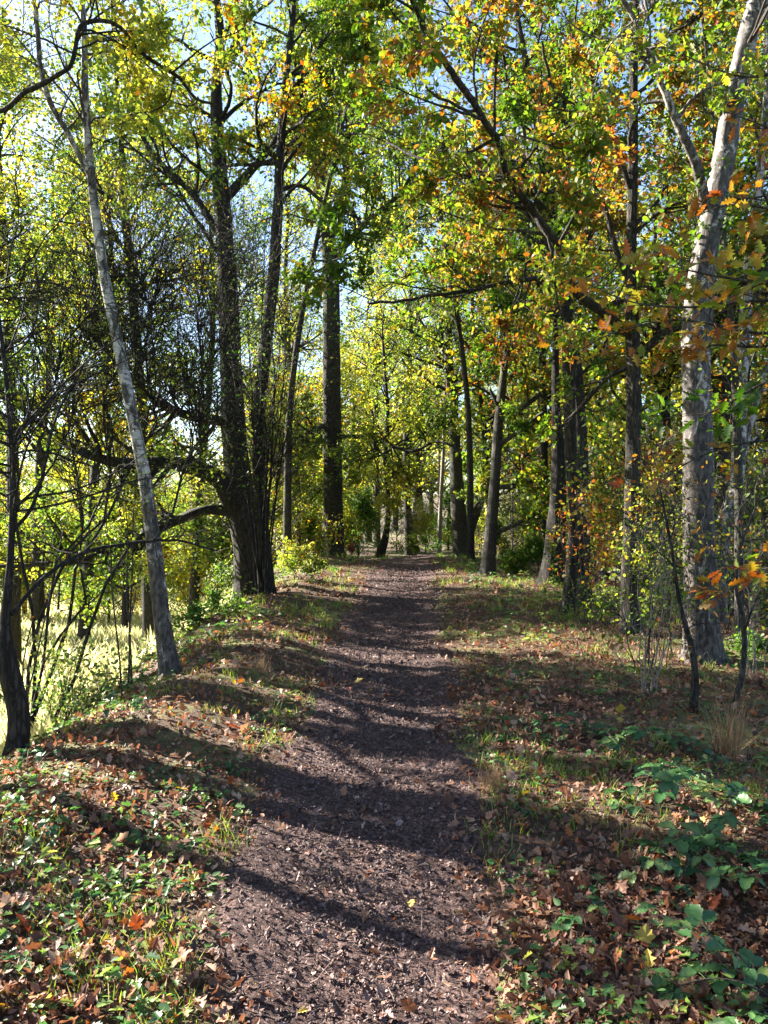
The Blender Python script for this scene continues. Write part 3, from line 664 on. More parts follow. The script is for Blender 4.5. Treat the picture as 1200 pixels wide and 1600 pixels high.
tree('oak_sapling', 'straight dark slim trunk on the leafy right verge', 'tree',
     [(886, 964, 28, 12.4), (894, 880, 23, 12.4), (899, 800, 26, 12.4), (893, 720, 24, 12.4), (889, 620, 23, 12.4), (886, 510, 22, 12.4), (884, 430, 16, 12.4), (890, 350, 12, 12.4), (880, 250, 9, 12.4), (884, 130, 7, 12.4)],
     [[(884, 450, 13, 12.4), (868, 434, 11, 12.0), (800, 440, 9, 11.0), (740, 455, 8, 10.3), (660, 468, 6, 9.6), (600, 474, 5, 9.2)],
      [(892, 600, 8, 12.4), (930, 560, 6, 12.4), (960, 500, 4, 12.4)], [(884, 470, 6, 12.4), (850, 500, 5, 12.2), (790, 512, 4, 12)], [(888, 300, 8, 12.4), (850, 230, 6, 12.2), (800, 190, 4, 12)]],
     'bark', 'oak_warm', 16, .5, .06, extend=2, n1=24, t1=(.45, 1), L1=2.3, lf=11, ls=.065, rl=(0, .9))
tree('oak_tree', 'dark upright oak left of the big birch with one limb arching over the path', 'oak tree',
     [(986, 998, 44, 10.4), (984, 920, 34, 10.4), (987, 820, 31, 10.4), (989, 700, 29, 10.4), (990, 600, 28, 10.4), (988, 520, 28, 10.4), (986, 430, 20, 10.4), (988, 300, 19, 10.4), (990, 180, 17, 10.4), (990, 80, 16, 10.4), (993, -40, 13, 10.4)],
     [[(986, 525, 20, 10.4), (950, 494, 18, 10.1), (900, 455, 18, 9.5), (880, 412, 16, 9.0), (868, 375, 16, 8.6), (838, 330, 16, 8.1), (795, 265, 15, 7.6), (778, 210, 15, 7.3), (745, 158, 14, 7.0), (705, 95, 13, 6.7), (675, 40, 13, 6.4), (652, -30, 12, 6.1)],
      [(992, 562, 18, 10.4), (1035, 523, 16, 10.2), (1090, 492, 14, 10), (1150, 440, 13, 9.8), (1210, 412, 12, 9.6)],
      [(986, 572, 12, 10.4), (948, 592, 10, 10.6), (905, 640, 8, 10.8), (880, 665, 6, 11)],
      [(984, 440, 13, 10.4), (966, 400, 11, 10.4), (945, 330, 9, 10.4), (915, 270, 6, 10.3)],
      [(986, 300, 10, 10.4), (950, 195, 9, 10.1), (905, 160, 8, 9.9), (868, 130, 7, 9.8), (850, 60, 5, 9.6)],
      [(778, 215, 7, 7.3), (700, 250, 6, 7.5), (640, 240, 5, 7.7), (600, 220, 4, 7.9)], [(800, 275, 7, 7.6), (720, 275, 6, 7.9), (650, 290, 5, 8.1)]],
     'bark', 'oak_warm', 22, .5, .06, extend=3, n1=26, t1=(.45, 1), L1=2.2, n2=8, n3=6, lf=11, ls=.06, rl=(.05, .95))
tree('birch_tree', 'big old birch with peeling white bark at the right edge', 'birch tree',
     [(1100, 1062, 72, 8.6), (1096, 960, 62, 8.6), (1092, 820, 57, 8.6), (1090, 650, 53, 8.6), (1088, 520, 52, 8.6), (1096, 430, 48, 8.6), (1115, 330, 43, 8.6), (1132, 240, 40, 8.6), (1150, 140, 39, 8.6), (1172, 40, 36, 8.6), (1190, -50, 33, 8.6)],
     [[(1105, 330, 24, 8.6), (1086, 255, 18, 8.4), (1062, 205, 16, 8.3), (1030, 140, 14, 8.2), (1002, 75, 12, 8.1), (965, 5, 9, 8), (930, -40, 7, 7.9)],
      [(1010, 90, 7, 8.1), (1015, 50, 6, 8.1), (1005, -20, 5, 8.1)]],
     'birch_old', 'oak_warm', 28, .35, .07, extend=5, n1=20, t1=(.5, 1), L1=2.0, n2=8, n3=5, lf=6, ls=.06, rl=(0, .8), r1max=.02)
tree('birch_tree', 'thin crooked pale birch behind the big birch', 'birch tree',
     [(1120, 905, 34, 11.2), (1130, 830, 30, 11.2), (1150, 760, 28, 11.2), (1156, 650, 26, 11.2), (1163, 520, 24, 11.2), (1172, 400, 20, 11.2), (1190, 250, 16, 11.2), (1200, 100, 13, 11.2)],
     [[(1150, 770, 14, 11.2), (1175, 640, 12, 11.4), (1200, 560, 10, 11.5)]], 'birch', 'oak', 18, .3, .05, extend=4, n1=12, t1=(.5, 1), L1=1.6, lf=4, ls=.06, r1max=.02)
tree('crooked_sapling', 'small crooked stem with orange leaves at the right edge', 'sapling',
     [(1142, 1088, 12, 6.7), (1160, 1050, 11, 6.7), (1162, 980, 10, 6.7), (1150, 910, 8, 6.7), (1158, 850, 6, 6.7), (1180, 800, 4, 6.7)],
     [[(1162, 990, 5, 6.7), (1180, 940, 4, 6.6), (1210, 900, 3, 6.5)]], 'bark_grey', 'oak_warm', 10, .2, .05, n1=6, t1=(.5, 1), L1=.5, n2=4, n3=2, lf=2, ls=.075, rl=(.6, .95), r1max=.008, T=(T_OAK, F_OAK))
tree('dark_sapling', 'short dark bare stem in front of the big birch foot', 'sapling',
     [(1082, 1108, 17, 6.4), (1086, 1060, 14, 6.4), (1080, 1010, 11, 6.4), (1062, 940, 8, 6.4), (1050, 860, 6, 6.4), (1030, 760, 4, 6.4)], [], 'bark_dark', 'oak_warm', 10, .2, .05, n1=8, t1=(.3, 1), L1=.6, n2=4, n3=2, lf=1, ls=.06, rl=(.4, .8), r1max=.006, T=(T_OAK, F_OAK))
stems('twiggy_shrub', 'pale dead twiggy shrub beside the dark oak foot', 'shrub', (2.35, 7.0), [(1040, 800, 7, .014), (1000, 840, 7, .012), (1060, 780, 7.2, .014), (985, 960, 6.8, .01), (1020, 880, 7, .012), (1075, 880, 7, .012), (940, 1000, 6.8, .01), (1110, 860, 7, .012)], 'deadtwig', 'oak_warm', 1, .05, 6, wander=.2)
stems('twiggy_shrub', 'pale dead twiggy shrub at the right edge behind the crooked stem', 'shrub', (3.6, 7.7), [(1180, 760, 7.6, .014), (1150, 820, 7.6, .014), (1195, 830, 7.4, .012), (1130, 900, 7.4, .012), (1210, 900, 7.4, .012)], 'deadtwig', 'oak_warm', 1, .05, 7, wander=.2)
stems('green_bush', 'green leafy bush behind the right hand verge trunks', 'bush', (4.0, 20.5), [(820, 850, 20.5, .02), (800, 870, 20.5, .02), (845, 860, 20.5, .02), (860, 880, 20.5, .02), (835, 835, 20.6, .02), (790, 885, 20.5, .02)], 'twig', 'green', 16, .08, 11)
stems('green_bush', 'dark green bush closing the far end of the path', 'bush', (1.3, 31), [(640, 838, 31, .02), (665, 845, 31, .02), (615, 852, 31, .02), (690, 850, 31, .02), (650, 856, 31, .02)], 'twig', 'green', 6, .08, 10)
stems('twiggy_shrub', 'brown twiggy shrub between the dark oak and the slim verge trunk', 'shrub', (2.9, 11.2), [(900, 760, 11, .016), (930, 720, 11, .016), (960, 780, 11, .016), (870, 820, 11, .012), (1000, 760, 11, .016), (945, 850, 11, .012), (1030, 800, 11, .014)], 'twig', 'oak_warm', 3, .055, 10, wander=.2, thick=.001)
stems('twiggy_shrub', 'low tangled shrub behind the big birch foot', 'shrub', (4.5, 10.5), [(1180, 700, 10, .016), (1130, 760, 10, .016), (1210, 780, 10, .016), (1090, 840, 10, .014), (1160, 840, 10, .014), (1060, 790, 10, .014), (1230, 700, 10, .016)], 'bark_grey', 'oak_warm', 2, .05, 12, wander=.25, thick=.0015)
stems('twiggy_shrub', 'dark bare shrub behind the thick leaning trunk', 'shrub', (4.9, 16.5), [(920, 740, 16, .02), (960, 700, 16, .02), (1000, 750, 16, .02), (880, 790, 16, .02), (940, 820, 16, .02), (1040, 720, 16, .02), (1080, 780, 16, .02)], 'bark_dark', 'yellow', 3, .06, 12, wander=.2, thick=.002)
stems('twiggy_shrub', 'tangled shrub with yellow leaves left of the big birch', 'shrub', (3.1, 8.9), [(1020, 720, 8.8, .014), (1050, 760, 8.8, .014), (990, 800, 8.8, .014), (1040, 860, 8.8, .012), (960, 860, 8.8, .012), (1010, 900, 8.8, .012), (1070, 830, 8.8, .012), (940, 920, 8.8, .01)], 'bark_grey', 'yellow', 3, .05, 11, wander=.25, thick=.001)
stems('twiggy_shrub', 'thicket of thin grey stems right of the big birch', 'shrub', (4.1, 8.2), [(1170, 640, 8.2, .014), (1200, 700, 8.2, .014), (1150, 740, 8.2, .014), (1190, 820, 8.2, .012), (1130, 850, 8.2, .012), (1220, 880, 8.2, .012)], 'bark_grey', 'oak_warm', 2, .05, 11, wander=.25, thick=.001)
stems('twiggy_shrub', 'brown leaved shrub between the slim verge trunk and the path tree', 'shrub', (3.6, 14.6), [(900, 800, 14.5, .02), (930, 780, 14.5, .02), (860, 840, 14.5, .016), (960, 820, 14.5, .016), (910, 860, 14.5, .016), (990, 850, 14.5, .016)], 'bark_dark', 'oak_warm', 5, .06, 11, wander=.2, thick=.001)
stems('twiggy_shrub', 'dark bare shrub close to the path between sapling and dark oak', 'shrub', (2.75, 8.3), [(960, 760, 8.3, .014), (990, 700, 8.3, .014), (1020, 820, 8.3, .014), (930, 880, 8.3, .012), (1050, 740, 8.3, .014), (900, 930, 8.3, .01), (1075, 800, 8.3, .012)], 'bark_dark', 'oak_warm', 2, .045, 13, wander=.3, thick=.001)
stems('fern_clump', 'dark green fern at the foot of the big birch', 'fern', (4.4, 9.0), [(1160, 1000, 9, .012), (1190, 1010, 9, .012), (1140, 1020, 8.8, .012), (1200, 1040, 8.8, .012)], 'twig', 'green', 10, .04, 12)
stems('young_oak', 'leafy turning oak shoots between the dark oak and the verge trunks', 'sapling', (3.9, 11.6), [(940, 640, 11.6, .03), (960, 740, 11.4, .03), (1010, 700, 11.6, .03), (1040, 800, 11.4, .03), (930, 800, 11.4, .025)], 'twig', 'oak_warm', 8, .085, 12)

# near oak just outside the right of the view: its sprays of large leaves hang into it
def near_oak():
    b = np.array([2.75, 3.9, hz(2.75, 3.9) - .05]); root = thing('young_oak', 'young oak at the right edge holding large orange and yellow leaves across the view', 'oak tree', tuple(b))
    P, R = smooth_line([b, b + [.05, 0, 1.2], b + [-.1, .1, 2.4], b + [.05, .1, 3.6], b + [.3, .2, 5]], [.05, .042, .035, .022, .008], .05)
    g = Geo(); trunk_tube(g, P, R, 14, .06, .4, 3); link('trunk', g.mesh('trunk', M['bark_grey'], b), root)
    cr = Geo()
    specs = [([(1290, 470), (1180, 470), (1080, 480), (980, 470), (890, 430)], 4.4, .7), ([(1290, 560), (1190, 600), (1120, 640), (1070, 650)], 4.2, .15), ([(1290, 380), (1210, 330), (1140, 320), (1080, 340)], 4.6, .75),
             ([(1290, 520), (1180, 520), (1060, 500), (960, 520), (900, 550)], 4.9, .65), ([(1290, 700), (1180, 690), (1080, 720), (1000, 780)], 5.0, .8), ([(1290, 840), (1230, 880), (1160, 905), (1130, 930)], 4.5, .8),
             ([(1290, 250), (1200, 200), (1120, 170)], 4.8, .8), ([(1290, 80), (1180, 120), (1100, 100), (1020, 60)], 5.2, .55), ([(1290, 430), (1200, 440), (1110, 430), (1030, 410)], 4.0, .62), ([(1290, 500), (1200, 540), (1110, 540), (1040, 560)], 4.6, .8)]
    for pts, Y, tone in specs:
        w = [at(px, py, Y + .1 * k) for k, (px, py) in enumerate(pts)]
        z = w[0][2]; j = int(np.argmin(np.abs(P[:, 2] - (z - .35)))); w = [P[j]] + w
        p, r = smooth_line(w, np.linspace(.014, .002, len(w)), .05)
        g = Geo(); tubes(g, p[None], r[None], 6)
        hp, hr = resample(p, r, 20)
        s, d, l, rr = spawn(hp[None], hr[None], 19, .3, 1, .8, .42, .5, .6, .6); A, RA = grow(s, d, l, np.maximum(rr, .0016), 6, .14, .02); tubes(g, A, RA, 4)
        link('branch', g.mesh('branch', M['bark_grey'], b), root)
        leaf_cloud(cr, A, 5, .088, T_OAK, F_OAK, .3, .015, False, tone - .18, tone + .12, 1.3)
    link('crown', cr.mesh('crown', M['oak_warm'], b), root)
near_oak()

# ---- crowns of trees standing just outside the view; their boughs reach in and shade the path
def plain_tree(name, label, x, y, h, r, leaf, bark, lean=(0, 0), n1=26, L1=3.2, lf=6, ls=.09, t1=(.3, 1), limbs=(), rl=(0, 1), keep=None, cat='oak tree'):
    k = FPX / y if y > 1 else None
    z0 = hz(x, y)
    P = np.array([[x, y, z0 - .1], [x + lean[0] * .06, y + lean[1] * .06, z0 + h * .3], [x + lean[0] * .4, y + lean[1] * .4, z0 + h * .6], [x + lean[0], y + lean[1], z0 + h]])
    b = P[0].copy(); root = thing(name, label, cat, tuple(b))
    Ps, Rs = smooth_line(P, [r, r * .75, r * .5, r * .08], .15)
    g = Geo(); trunk_tube(g, Ps, Rs, 14, .07, .4, int(abs(x) * 31)); link('trunk', g.mesh('trunk', M[bark], b), root)
    cr = Geo(); tw = Geo(); hp, hr = resample(Ps, Rs)
    hosts = [(hp, hr, tw, n1)]
    for rows in limbs:
        p, rr = wline(rows); rr = rr * .8; j = int(np.argmin(np.abs(Ps[:, 2] - (p[0, 2] - .3)))); p = np.concatenate([[Ps[j]], p]); rr = np.concatenate([[rr[0] * 1.3], rr])
        p, rr = smooth_line(p, rr, .06); q_ = np.linspace(0, 1, len(p))[:, None]; p = p + np.stack([np.sin(q_[:, 0] * 31) * .03, np.sin(q_[:, 0] * 17) * .05, np.sin(q_[:, 0] * 43 + 1) * .035 + np.sin(q_[:, 0] * 90) * .012], -1); gl = Geo(); trunk_tube(gl, p, rr, 10, .06, 0, 2); hosts.append((*resample(p, rr), gl, 12))
    for i, (hp, hr, geo, n) in enumerate(hosts):
        s, d, l, r1 = spawn(hp[None], hr[None], n, t1[0], t1[1], 1.05, L1 if i == 0 else L1 * .5, .4, .5); A, RA = grow(s, d, l, np.clip(r1, .01, .07), 10, .16, .05)
        ok = ~corridor(A[:, 5]); A, RA, l = A[ok], RA[ok], l[ok]; tubes(geo, A, RA, 5)
        s, d, l2, r1 = spawn(A, RA, 7, .25, 1, .8, 1, .4, .6); L2 = l2 * np.repeat(l, 7) * .45; B, RB = grow(s, d, L2, np.maximum(r1, .004), 6, .2, .03); ok = ~corridor(B[:, 3]); B, RB, L2 = B[ok], RB[ok], L2[ok]; tubes(geo, B, RB, 4)
        s, d, l3, r1 = spawn(B, RB, 4, .2, 1, .7, 1, .3, .7); C, RC = grow(s, d, np.maximum(l3 * np.repeat(L2, 4) * .42, .12), np.maximum(r1 * .8, .002), 4, .2, 0); ok = ~corridor(C[:, 2]); C, RC = C[ok], RC[ok]; tubes(geo, C, RC, 3)
        leaf_cloud(cr, C, lf, ls, T_MID, F_MID, 0, .035, True, rl[0], rl[1], keep=keep)
        if i: link('branch', geo.mesh('branch', M[bark], b), root)
    link('twigs', tw.mesh('twigs', M[bark], b), root); link('crown', cr.mesh('crown', M[leaf], b), root)
    return root
plain_tree('oak_tree', 'oak outside the left edge whose dark bough crosses the top left corner', -5.4, 7.2, 9.5, .36, 'yellow', 'bark_dark', (-.4, .5), 22, 2.4, 9, .055, (.68, 1),
           [[(-60, 185, 15, 6.9), (0, 165, 13, 6.8), (60, 145, 12, 6.7), (108, 100, 11, 6.6), (135, 42, 11, 6.6), (190, 38, 10, 6.7), (232, 95, 10, 6.8), (285, 128, 8, 7), (340, 170, 6, 7.2)]], (0, .8))
plain_tree('oak_tree', 'oak outside the right edge behind the big birch', 7.6, 12.5, 12, .25, 'oak', 'bark', (.2, .2), 28, 3.6, 4, .075, (.35, 1))
plain_tree('oak_tree', 'oak above the path whose leaves fill the top middle', 3.4, 13.6, 12, .16, 'oak', 'bark', (-1.6, -.4), 36, 3.6, 6, .07, (.45, 1))

for (x, y, h, r, lab) in ((-6.0, 6.85, 9, .19, 'oak added for shade outside the left edge just behind the one with the crossing bough'), (-7.0, 8.75, 8, .17, 'stout oak added for shade outside the left edge with a straight trunk'), (-6.0, 9.75, 9, .16, 'oak added for shade outside the left edge between two others'), (-7.4, 12.5, 10, .22, 'thick oak added for shade outside the left edge farthest along the bank'), (-8.5, 14.8, 11, .2, 'oak added for shade outside the left edge on the meadow side'), (-6.3, 9.0, 9, .15, 'oak added for shade outside the left edge nearest behind the hawthorn'), (-6.9, 11.2, 10, .17, 'oak added for shade outside the left edge beyond the hawthorn'), (-5.2, 6.0, 8, .10, 'slim oak added for shade outside the left edge beside the hawthorn'), (-7.6, 8.6, 10, .13, 'slim oak added for shade further outside the left edge')):  # unseen oaks, added so trunks and crowns lay shadow bands across the path
    plain_tree('oak_tree', lab, x, y, h + 2, r * 1.15, 'yellow', 'bark_dark', (rng.normal() * .5, rng.normal() * .5), 18 if y < 9.5 else 26, 2.5, 8, .065, (.66 if y < 9.5 else .42, 1), (), (0, .9))
def holly(x, y, h, rad, lab):  # unseen dense evergreen, added to throw solid shade over path and right verge
    b = np.array([x, y, hz(x, y) - .05]); root = thing('shade_holly', lab, 'holly tree', tuple(b)); g = Geo(); cr = Geo()
    Ps, Rs = smooth_line([b, b + [0, .1, h * .5], b + [.05, 0, h]], [.09, .06, .01], .1); trunk_tube(g, Ps, Rs, 12, .05, .3, 4); link('trunk', g.mesh('trunk', M['bark_grey'], b), root)
    hp, hr = resample(Ps, Rs); tw = Geo(); s, d, l, r = spawn(hp[None], hr[None], 60, .12, 1, 1.2, rad, .6, .5); A, RA = grow(s, d, l, np.clip(r, .006, .03), 8, .1, .02); tubes(tw, A, RA, 4)
    s, d, l, r = spawn(A, RA, 12, .2, 1, .9, rad * .35, .3, .6); B, RB = grow(s, d, l, np.maximum(r, .003), 5, .15, .02); tubes(tw, B, RB, 3)
    leaf_cloud(cr, B, 16, .075, T_OVAL, F_OVAL, 0, .05, True, 0, .6); link('twigs', tw.mesh('twigs', M['twig'], b), root); link('crown', cr.mesh('crown', M['darkleaf'], b), root)
holly(-6.4, 10.9, 9.5, 1.2, 'dense dark holly added for shade outside the left edge among the oaks')
holly(-7.3, 9.5, 9.5, .7, 'narrow holly added for shade outside the left edge behind the stout oak')
plain_tree('oak_tree', 'slim oak right of the path before the crest leaning over it', 2.85, 26, 18, .12, 'oak', 'bark', (-2.3, 0), 40, 4.4, 6, .095, (.4, 1), (), (.1, .9))
plain_tree('oak_tree', 'slim oak left of the path leaning over it behind the slender oak', -2.7, 22, 17, .12, 'oak', 'bark', (2.7, 0), 40, 4.2, 6, .09, (.45, 1), (), (0, .8))
plain_tree('oak_tree', 'slim young oak in the right hand undergrowth', 4.3, 9.6, 9, .06, 'oak_warm', 'bark_grey', (-.5, .2), 34, 2.2, 8, .07, (.3, 1), (), (0, .9))
plain_tree('oak_tree', 'slim oak high over the right verge between the verge trunks', 3.7, 15.2, 11, .09, 'oak_warm', 'bark', (-1.4, .2), 30, 3.0, 6, .075, (.45, 1), (), (0, .9))
# ---- woods behind: a few kinds, copied, each an object of its own
def proto(kind, h, r, leaf, bark, ls, n1, L1, lf, t1=(.3, 1), rl=(0, 1), up=.06):
    P = np.array([[0, 0, -.2], [h * .01, 0, h * .3], [h * .03, h * .02, h * .65], [0, .02 * h, h]])
    Ps, Rs = smooth_line(P, [r, r * .75, r * .5, r * .1], .5)
    g = Geo(); trunk_tube(g, Ps, Rs, 9, .06, .3, int(h * 7)); hp, hr = resample(Ps, Rs)
    s, d, l, r1 = spawn(hp[None], hr[None], n1, t1[0], t1[1], 1.0, L1, .45, .5); A, RA = grow(s, d, l, np.clip(r1, .02, .1), 7, .15, up); tubes(g, A, RA, 5)
    s, d, l2, r1 = spawn(A, RA, 7, .2, 1, .8, 1, .4, .6); L2 = l2 * np.repeat(l, 7) * .45; B, RB = grow(s, d, L2, np.maximum(r1, .008), 5, .2, .03); tubes(g, B, RB, 3)
    cr = Geo(); s, d, l3, r1 = spawn(B, RB, 4, .1, 1, .8, 1, .3, .7); C, RC = grow(s, d, l3 * np.repeat(L2, 4) * .5, np.maximum(r1, .006), 3, .2, 0); tubes(g, C, RC, 3)
    leaf_cloud(cr, C, lf, ls, T_MID, F_MID, 0, .2, False, rl[0], rl[1])
    return (g.mesh('trunk_' + kind, M[bark]), cr.mesh('crown_' + kind, M[leaf]))
PR = dict(
    yel=proto('a', 13, .24, 'yellow', 'bark_dark', .2, 34, 4.6, 6, (.22, 1), (.1, 1)),
    gre=proto('b', 14, .26, 'green', 'bark', .2, 34, 5.0, 6, (.22, 1), (.2, 1)),
    oak=proto('c', 12, .26, 'oak', 'bark_dark', .19, 34, 4.8, 6, (.2, 1), (.2, 1)),
    bir=proto('d', 13, .13, 'yellow', 'birch', .13, 26, 2.6, 5, (.35, 1), (.2, .9), -.02),
    thin=proto('e', 11, .10, 'oak', 'bark_dark', .16, 20, 2.6, 2, (.3, 1), (.2, 1)),
    tally=proto('i', 19, .22, 'yellow', 'bark_dark', .115, 44, 4.0, 8, (.5, 1), (.05, .9)),
    tallg=proto('j', 18, .22, 'oak', 'bark', .12, 46, 4.2, 10, (.30, 1), (0, .75)),
    tallw=proto('k', 17, .2, 'oak_warm', 'bark_dark', .12, 46, 4.0, 10, (.28, 1), (0, .9)),
    pale=proto('l', 10, .09, 'yellow', 'deadtwig', .13, 26, 2.8, 2, (.2, 1), (0, .8)),
    shrub=proto('f', 3.2, .05, 'green', 'twig', .11, 30, 1.7, 8, (.05, 1), (0, 1)),
    shruby=proto('g', 3.6, .05, 'yellow', 'twig', .11, 30, 1.8, 7, (.05, 1), (.1, 1)),
    bare=proto('h', 4.2, .05, 'darkleaf', 'twig', .08, 34, 2.2, 1, (.05, 1), (.3, 1)),
)
KN = dict(yel=('oak_tree', 'tree', 'yellow leaved oak'), gre=('ash_tree', 'tree', 'green leaved ash tree'), oak=('oak_tree', 'tree', 'brown and green oak'), bir=('birch_tree', 'birch tree', 'thin white stemmed birch'),
          tally=('tall_tree', 'tree', 'tall loose yellow leaved tree'), tallg=('tall_tree', 'tree', 'tall full green leaved tree'), tallw=('tall_tree', 'tree', 'tall tree turning orange'), pale=('young_tree', 'tree', 'thin pale nearly bare tree'), thin=('young_tree', 'tree', 'thin dark nearly bare tree'), shrub=('bush', 'bush', 'green bush'), shruby=('bush', 'bush', 'yellow leaved bush'), bare=('thicket_shrub', 'shrub', 'bare twiggy shrub'))
WHERE = dict(L='in the wood beyond the meadow', M='beyond the path end', R='in the right hand wood', O='added for shade low outside the left edge', S='on the left slope under the bank', V='beside the far path')
ORD = ['first', 'second', 'third', 'fourth', 'fifth', 'sixth', 'seventh', 'eighth', 'ninth', 'tenth', 'eleventh', 'twelfth', 'thirteenth', 'fourteenth']
spots = []
def put(kind, zone, px, Y, sc=1.): spots.append((kind, zone, (px - 600) / FPX * Y, Y, sc))
r2 = np.random.default_rng(5)
for i, px in enumerate(np.linspace(-150, 470, 12)):
    put(['yel', 'oak', 'gre', 'yel', 'bir'][i % 5], 'L', px + r2.uniform(-20, 20), r2.uniform(30, 40), r2.uniform(.5, .72))
for i, px in enumerate(np.linspace(-100, 440, 10)):
    put(['gre', 'yel', 'oak'][i % 3], 'L', px + r2.uniform(-20, 20), r2.uniform(46, 62), r2.uniform(.65, .85))
for i, px in enumerate(np.linspace(500, 860, 9)):
    put(['pale', 'bir', 'pale', 'yel', 'pale', 'bir'][i % 6], 'M', px + r2.uniform(-12, 12), r2.uniform(42, 55), r2.uniform(.9, 1.15))
for i, px in enumerate(np.linspace(520, 850, 7)):
    put(['yel', 'pale', 'gre'][i % 3], 'M', px + r2.uniform(-15, 15), r2.uniform(60, 85), r2.uniform(1., 1.3))
for i, px in enumerate(np.linspace(850, 1330, 12)):
    put(['oak', 'thin', 'thin', 'bir', 'thin', 'yel'][i % 6], 'R', px + r2.uniform(-15, 15), r2.uniform(19, 30), r2.uniform(.75, 1.05))
for i, px in enumerate(np.linspace(840, 1300, 11)):
    put(['thin', 'gre', 'thin', 'yel'][i % 4], 'R', px + r2.uniform(-15, 15), r2.uniform(36, 55), r2.uniform(.9, 1.2))
for px, Y, k in ((20, 34, 'shruby'), (90, 37, 'shruby'), (170, 33, 'shruby'), (240, 36, 'shruby'), (300, 32, 'shruby'), (345, 29, 'shruby'), (130, 42, 'shrub'), (450, 26, 'shruby'), (470, 33, 'shruby'), (410, 24, 'bare'), (-60, 36, 'shruby')):
    put(k, 'S', px, Y, r2.uniform(1.0, 1.3))
for px, Y, k, s in ((560, 36, 'shrub', .8), (620, 44, 'bare', .8), (665, 44, 'shruby', .7), (590, 44, 'bare', 1), (640, 38, 'bare', .5), (750, 40, 'shruby', .8), (800, 30, 'bare', .8), (700, 46, 'shrub', 1), (850, 28, 'shruby', .7), (540, 40, 'shruby', 1.), (810, 36, 'shruby', .8), (780, 26, 'shrub', .35), (490, 27, 'shrub', .4), (505, 38, 'shruby', 1.1)):
    put(k, 'V', px, Y, s)
for px, Y, k, s in ((930, 19, 'shruby', .7), (1020, 17, 'bare', .8), (1090, 18, 'shrub', .7), (1170, 15, 'bare', .7), (1200, 22, 'shruby', .9), (980, 24, 'bare', 1), (1060, 25, 'shrub', .9), (900, 25, 'shruby', .8), (1140, 24, 'bare', 1)):
    put(k, 'R', px, Y, s)
for px, Y, k, z, s in ((20, 22, 'tally', 'L', 1), (130, 27, 'tally', 'L', 1), (235, 22, 'tally', 'L', 1.02), (300, 29, 'tallg', 'L', 1), (-90, 20, 'tally', 'L', .9), (60, 33, 'tallg', 'L', 1.1), (400, 42, 'tally', 'L', .85), (455, 48, 'tally', 'L', .9), (430, 38, 'yel', 'L', .8), (545, 50, 'yel', 'M', .9), (500, 46, 'yel', 'M', .85), (575, 58, 'yel', 'M', 1.1), (660, 64, 'yel', 'M', 1.1),
                       (590, 50, 'tally', 'M', 1.1), (640, 40, 'tally', 'M', 1), (470, 36, 'tally', 'M', 1), (770, 35, 'tallw', 'M', .95), (700, 56, 'tally', 'M', 1.1), (560, 60, 'tally', 'M', 1.2),
                       (850, 24, 'tallw', 'R', .85), (1120, 18, 'tallg', 'R', .85), (1080, 30, 'tally', 'R', 1), (1290, 15, 'tallw', 'R', .8)):
    put(k, z, px, Y, s)
spots.append(('bare', 'O', -4.3, 3.9, .75)); spots.append(('bare', 'O', -4.9, 3.2, .7))  # unseen shrubs added to shade the near left corner of the ground
cnt = {}
for kind, zone, x, y, sc in sorted(spots, key=lambda s: (s[2] - 0) / s[3]):
    nm, cat, desc = KN[kind]; k = cnt.get((kind, zone), 0); cnt[(kind, zone)] = k + 1
    root = thing(nm, f'{desc} {WHERE[zone]}, {ORD[k]} from the left', cat, (x, y, hz(x, y)), f'{desc} {WHERE[zone]}')
    a = r2.uniform(0, 6.28); root.rotation_euler = (r2.normal() * .03, r2.normal() * .03, a); root.scale = (sc * r2.uniform(.9, 1.1),) * 2 + (sc,)
    tr, cr = PR[kind]; link('trunk', tr, root); link('crown', cr, root)

# ------------------------------------------------------------------ brambles
def leaflet(n=9):
    """toothed oval leaflet along +x, folded at the midrib"""
    top = []
    for i in range(1, n):
        t = i / n; w = .33 * math.sin(math.pi * t ** .85) + .0
        w *= 1 if i % 2 else .86
        top.append((t, w))
    V = [(0, 0, 0)] + [(x, y, .42 * y + .035 * math.sin(x * 22) - .22 * x * x) for x, y in top] + [(1.04, 0, -.24)] + [(x, -y, .42 * y + .035 * math.sin(x * 22 + 1) - .22 * x * x) for x, y in reversed(top)]
    mids = [(x, 0, -.22 * x * x) for x, _ in top]
    V = np.array(V + mids); m0 = 2 * len(top) + 2; q = []; t3 = []
    k = len(top)
    for s in (0, 1):
        idx = [1 + i for i in range(k)] if s == 0 else [2 * k + 1 - i for i in range(k)]
        t3 += [[0, idx[0], m0] if s else [0, m0, idx[0]], [k + 1, m0 + k - 1, idx[-1]] if not s else [k + 1, idx[-1], m0 + k - 1]]
        for i in range(k - 1): q.append([m0 + i, idx[i], idx[i + 1], m0 + i + 1] if s else [m0 + i, m0 + i + 1, idx[i + 1], idx[i]])
    return V, [np.array(q), np.array(t3)]
TL, FL = leaflet()
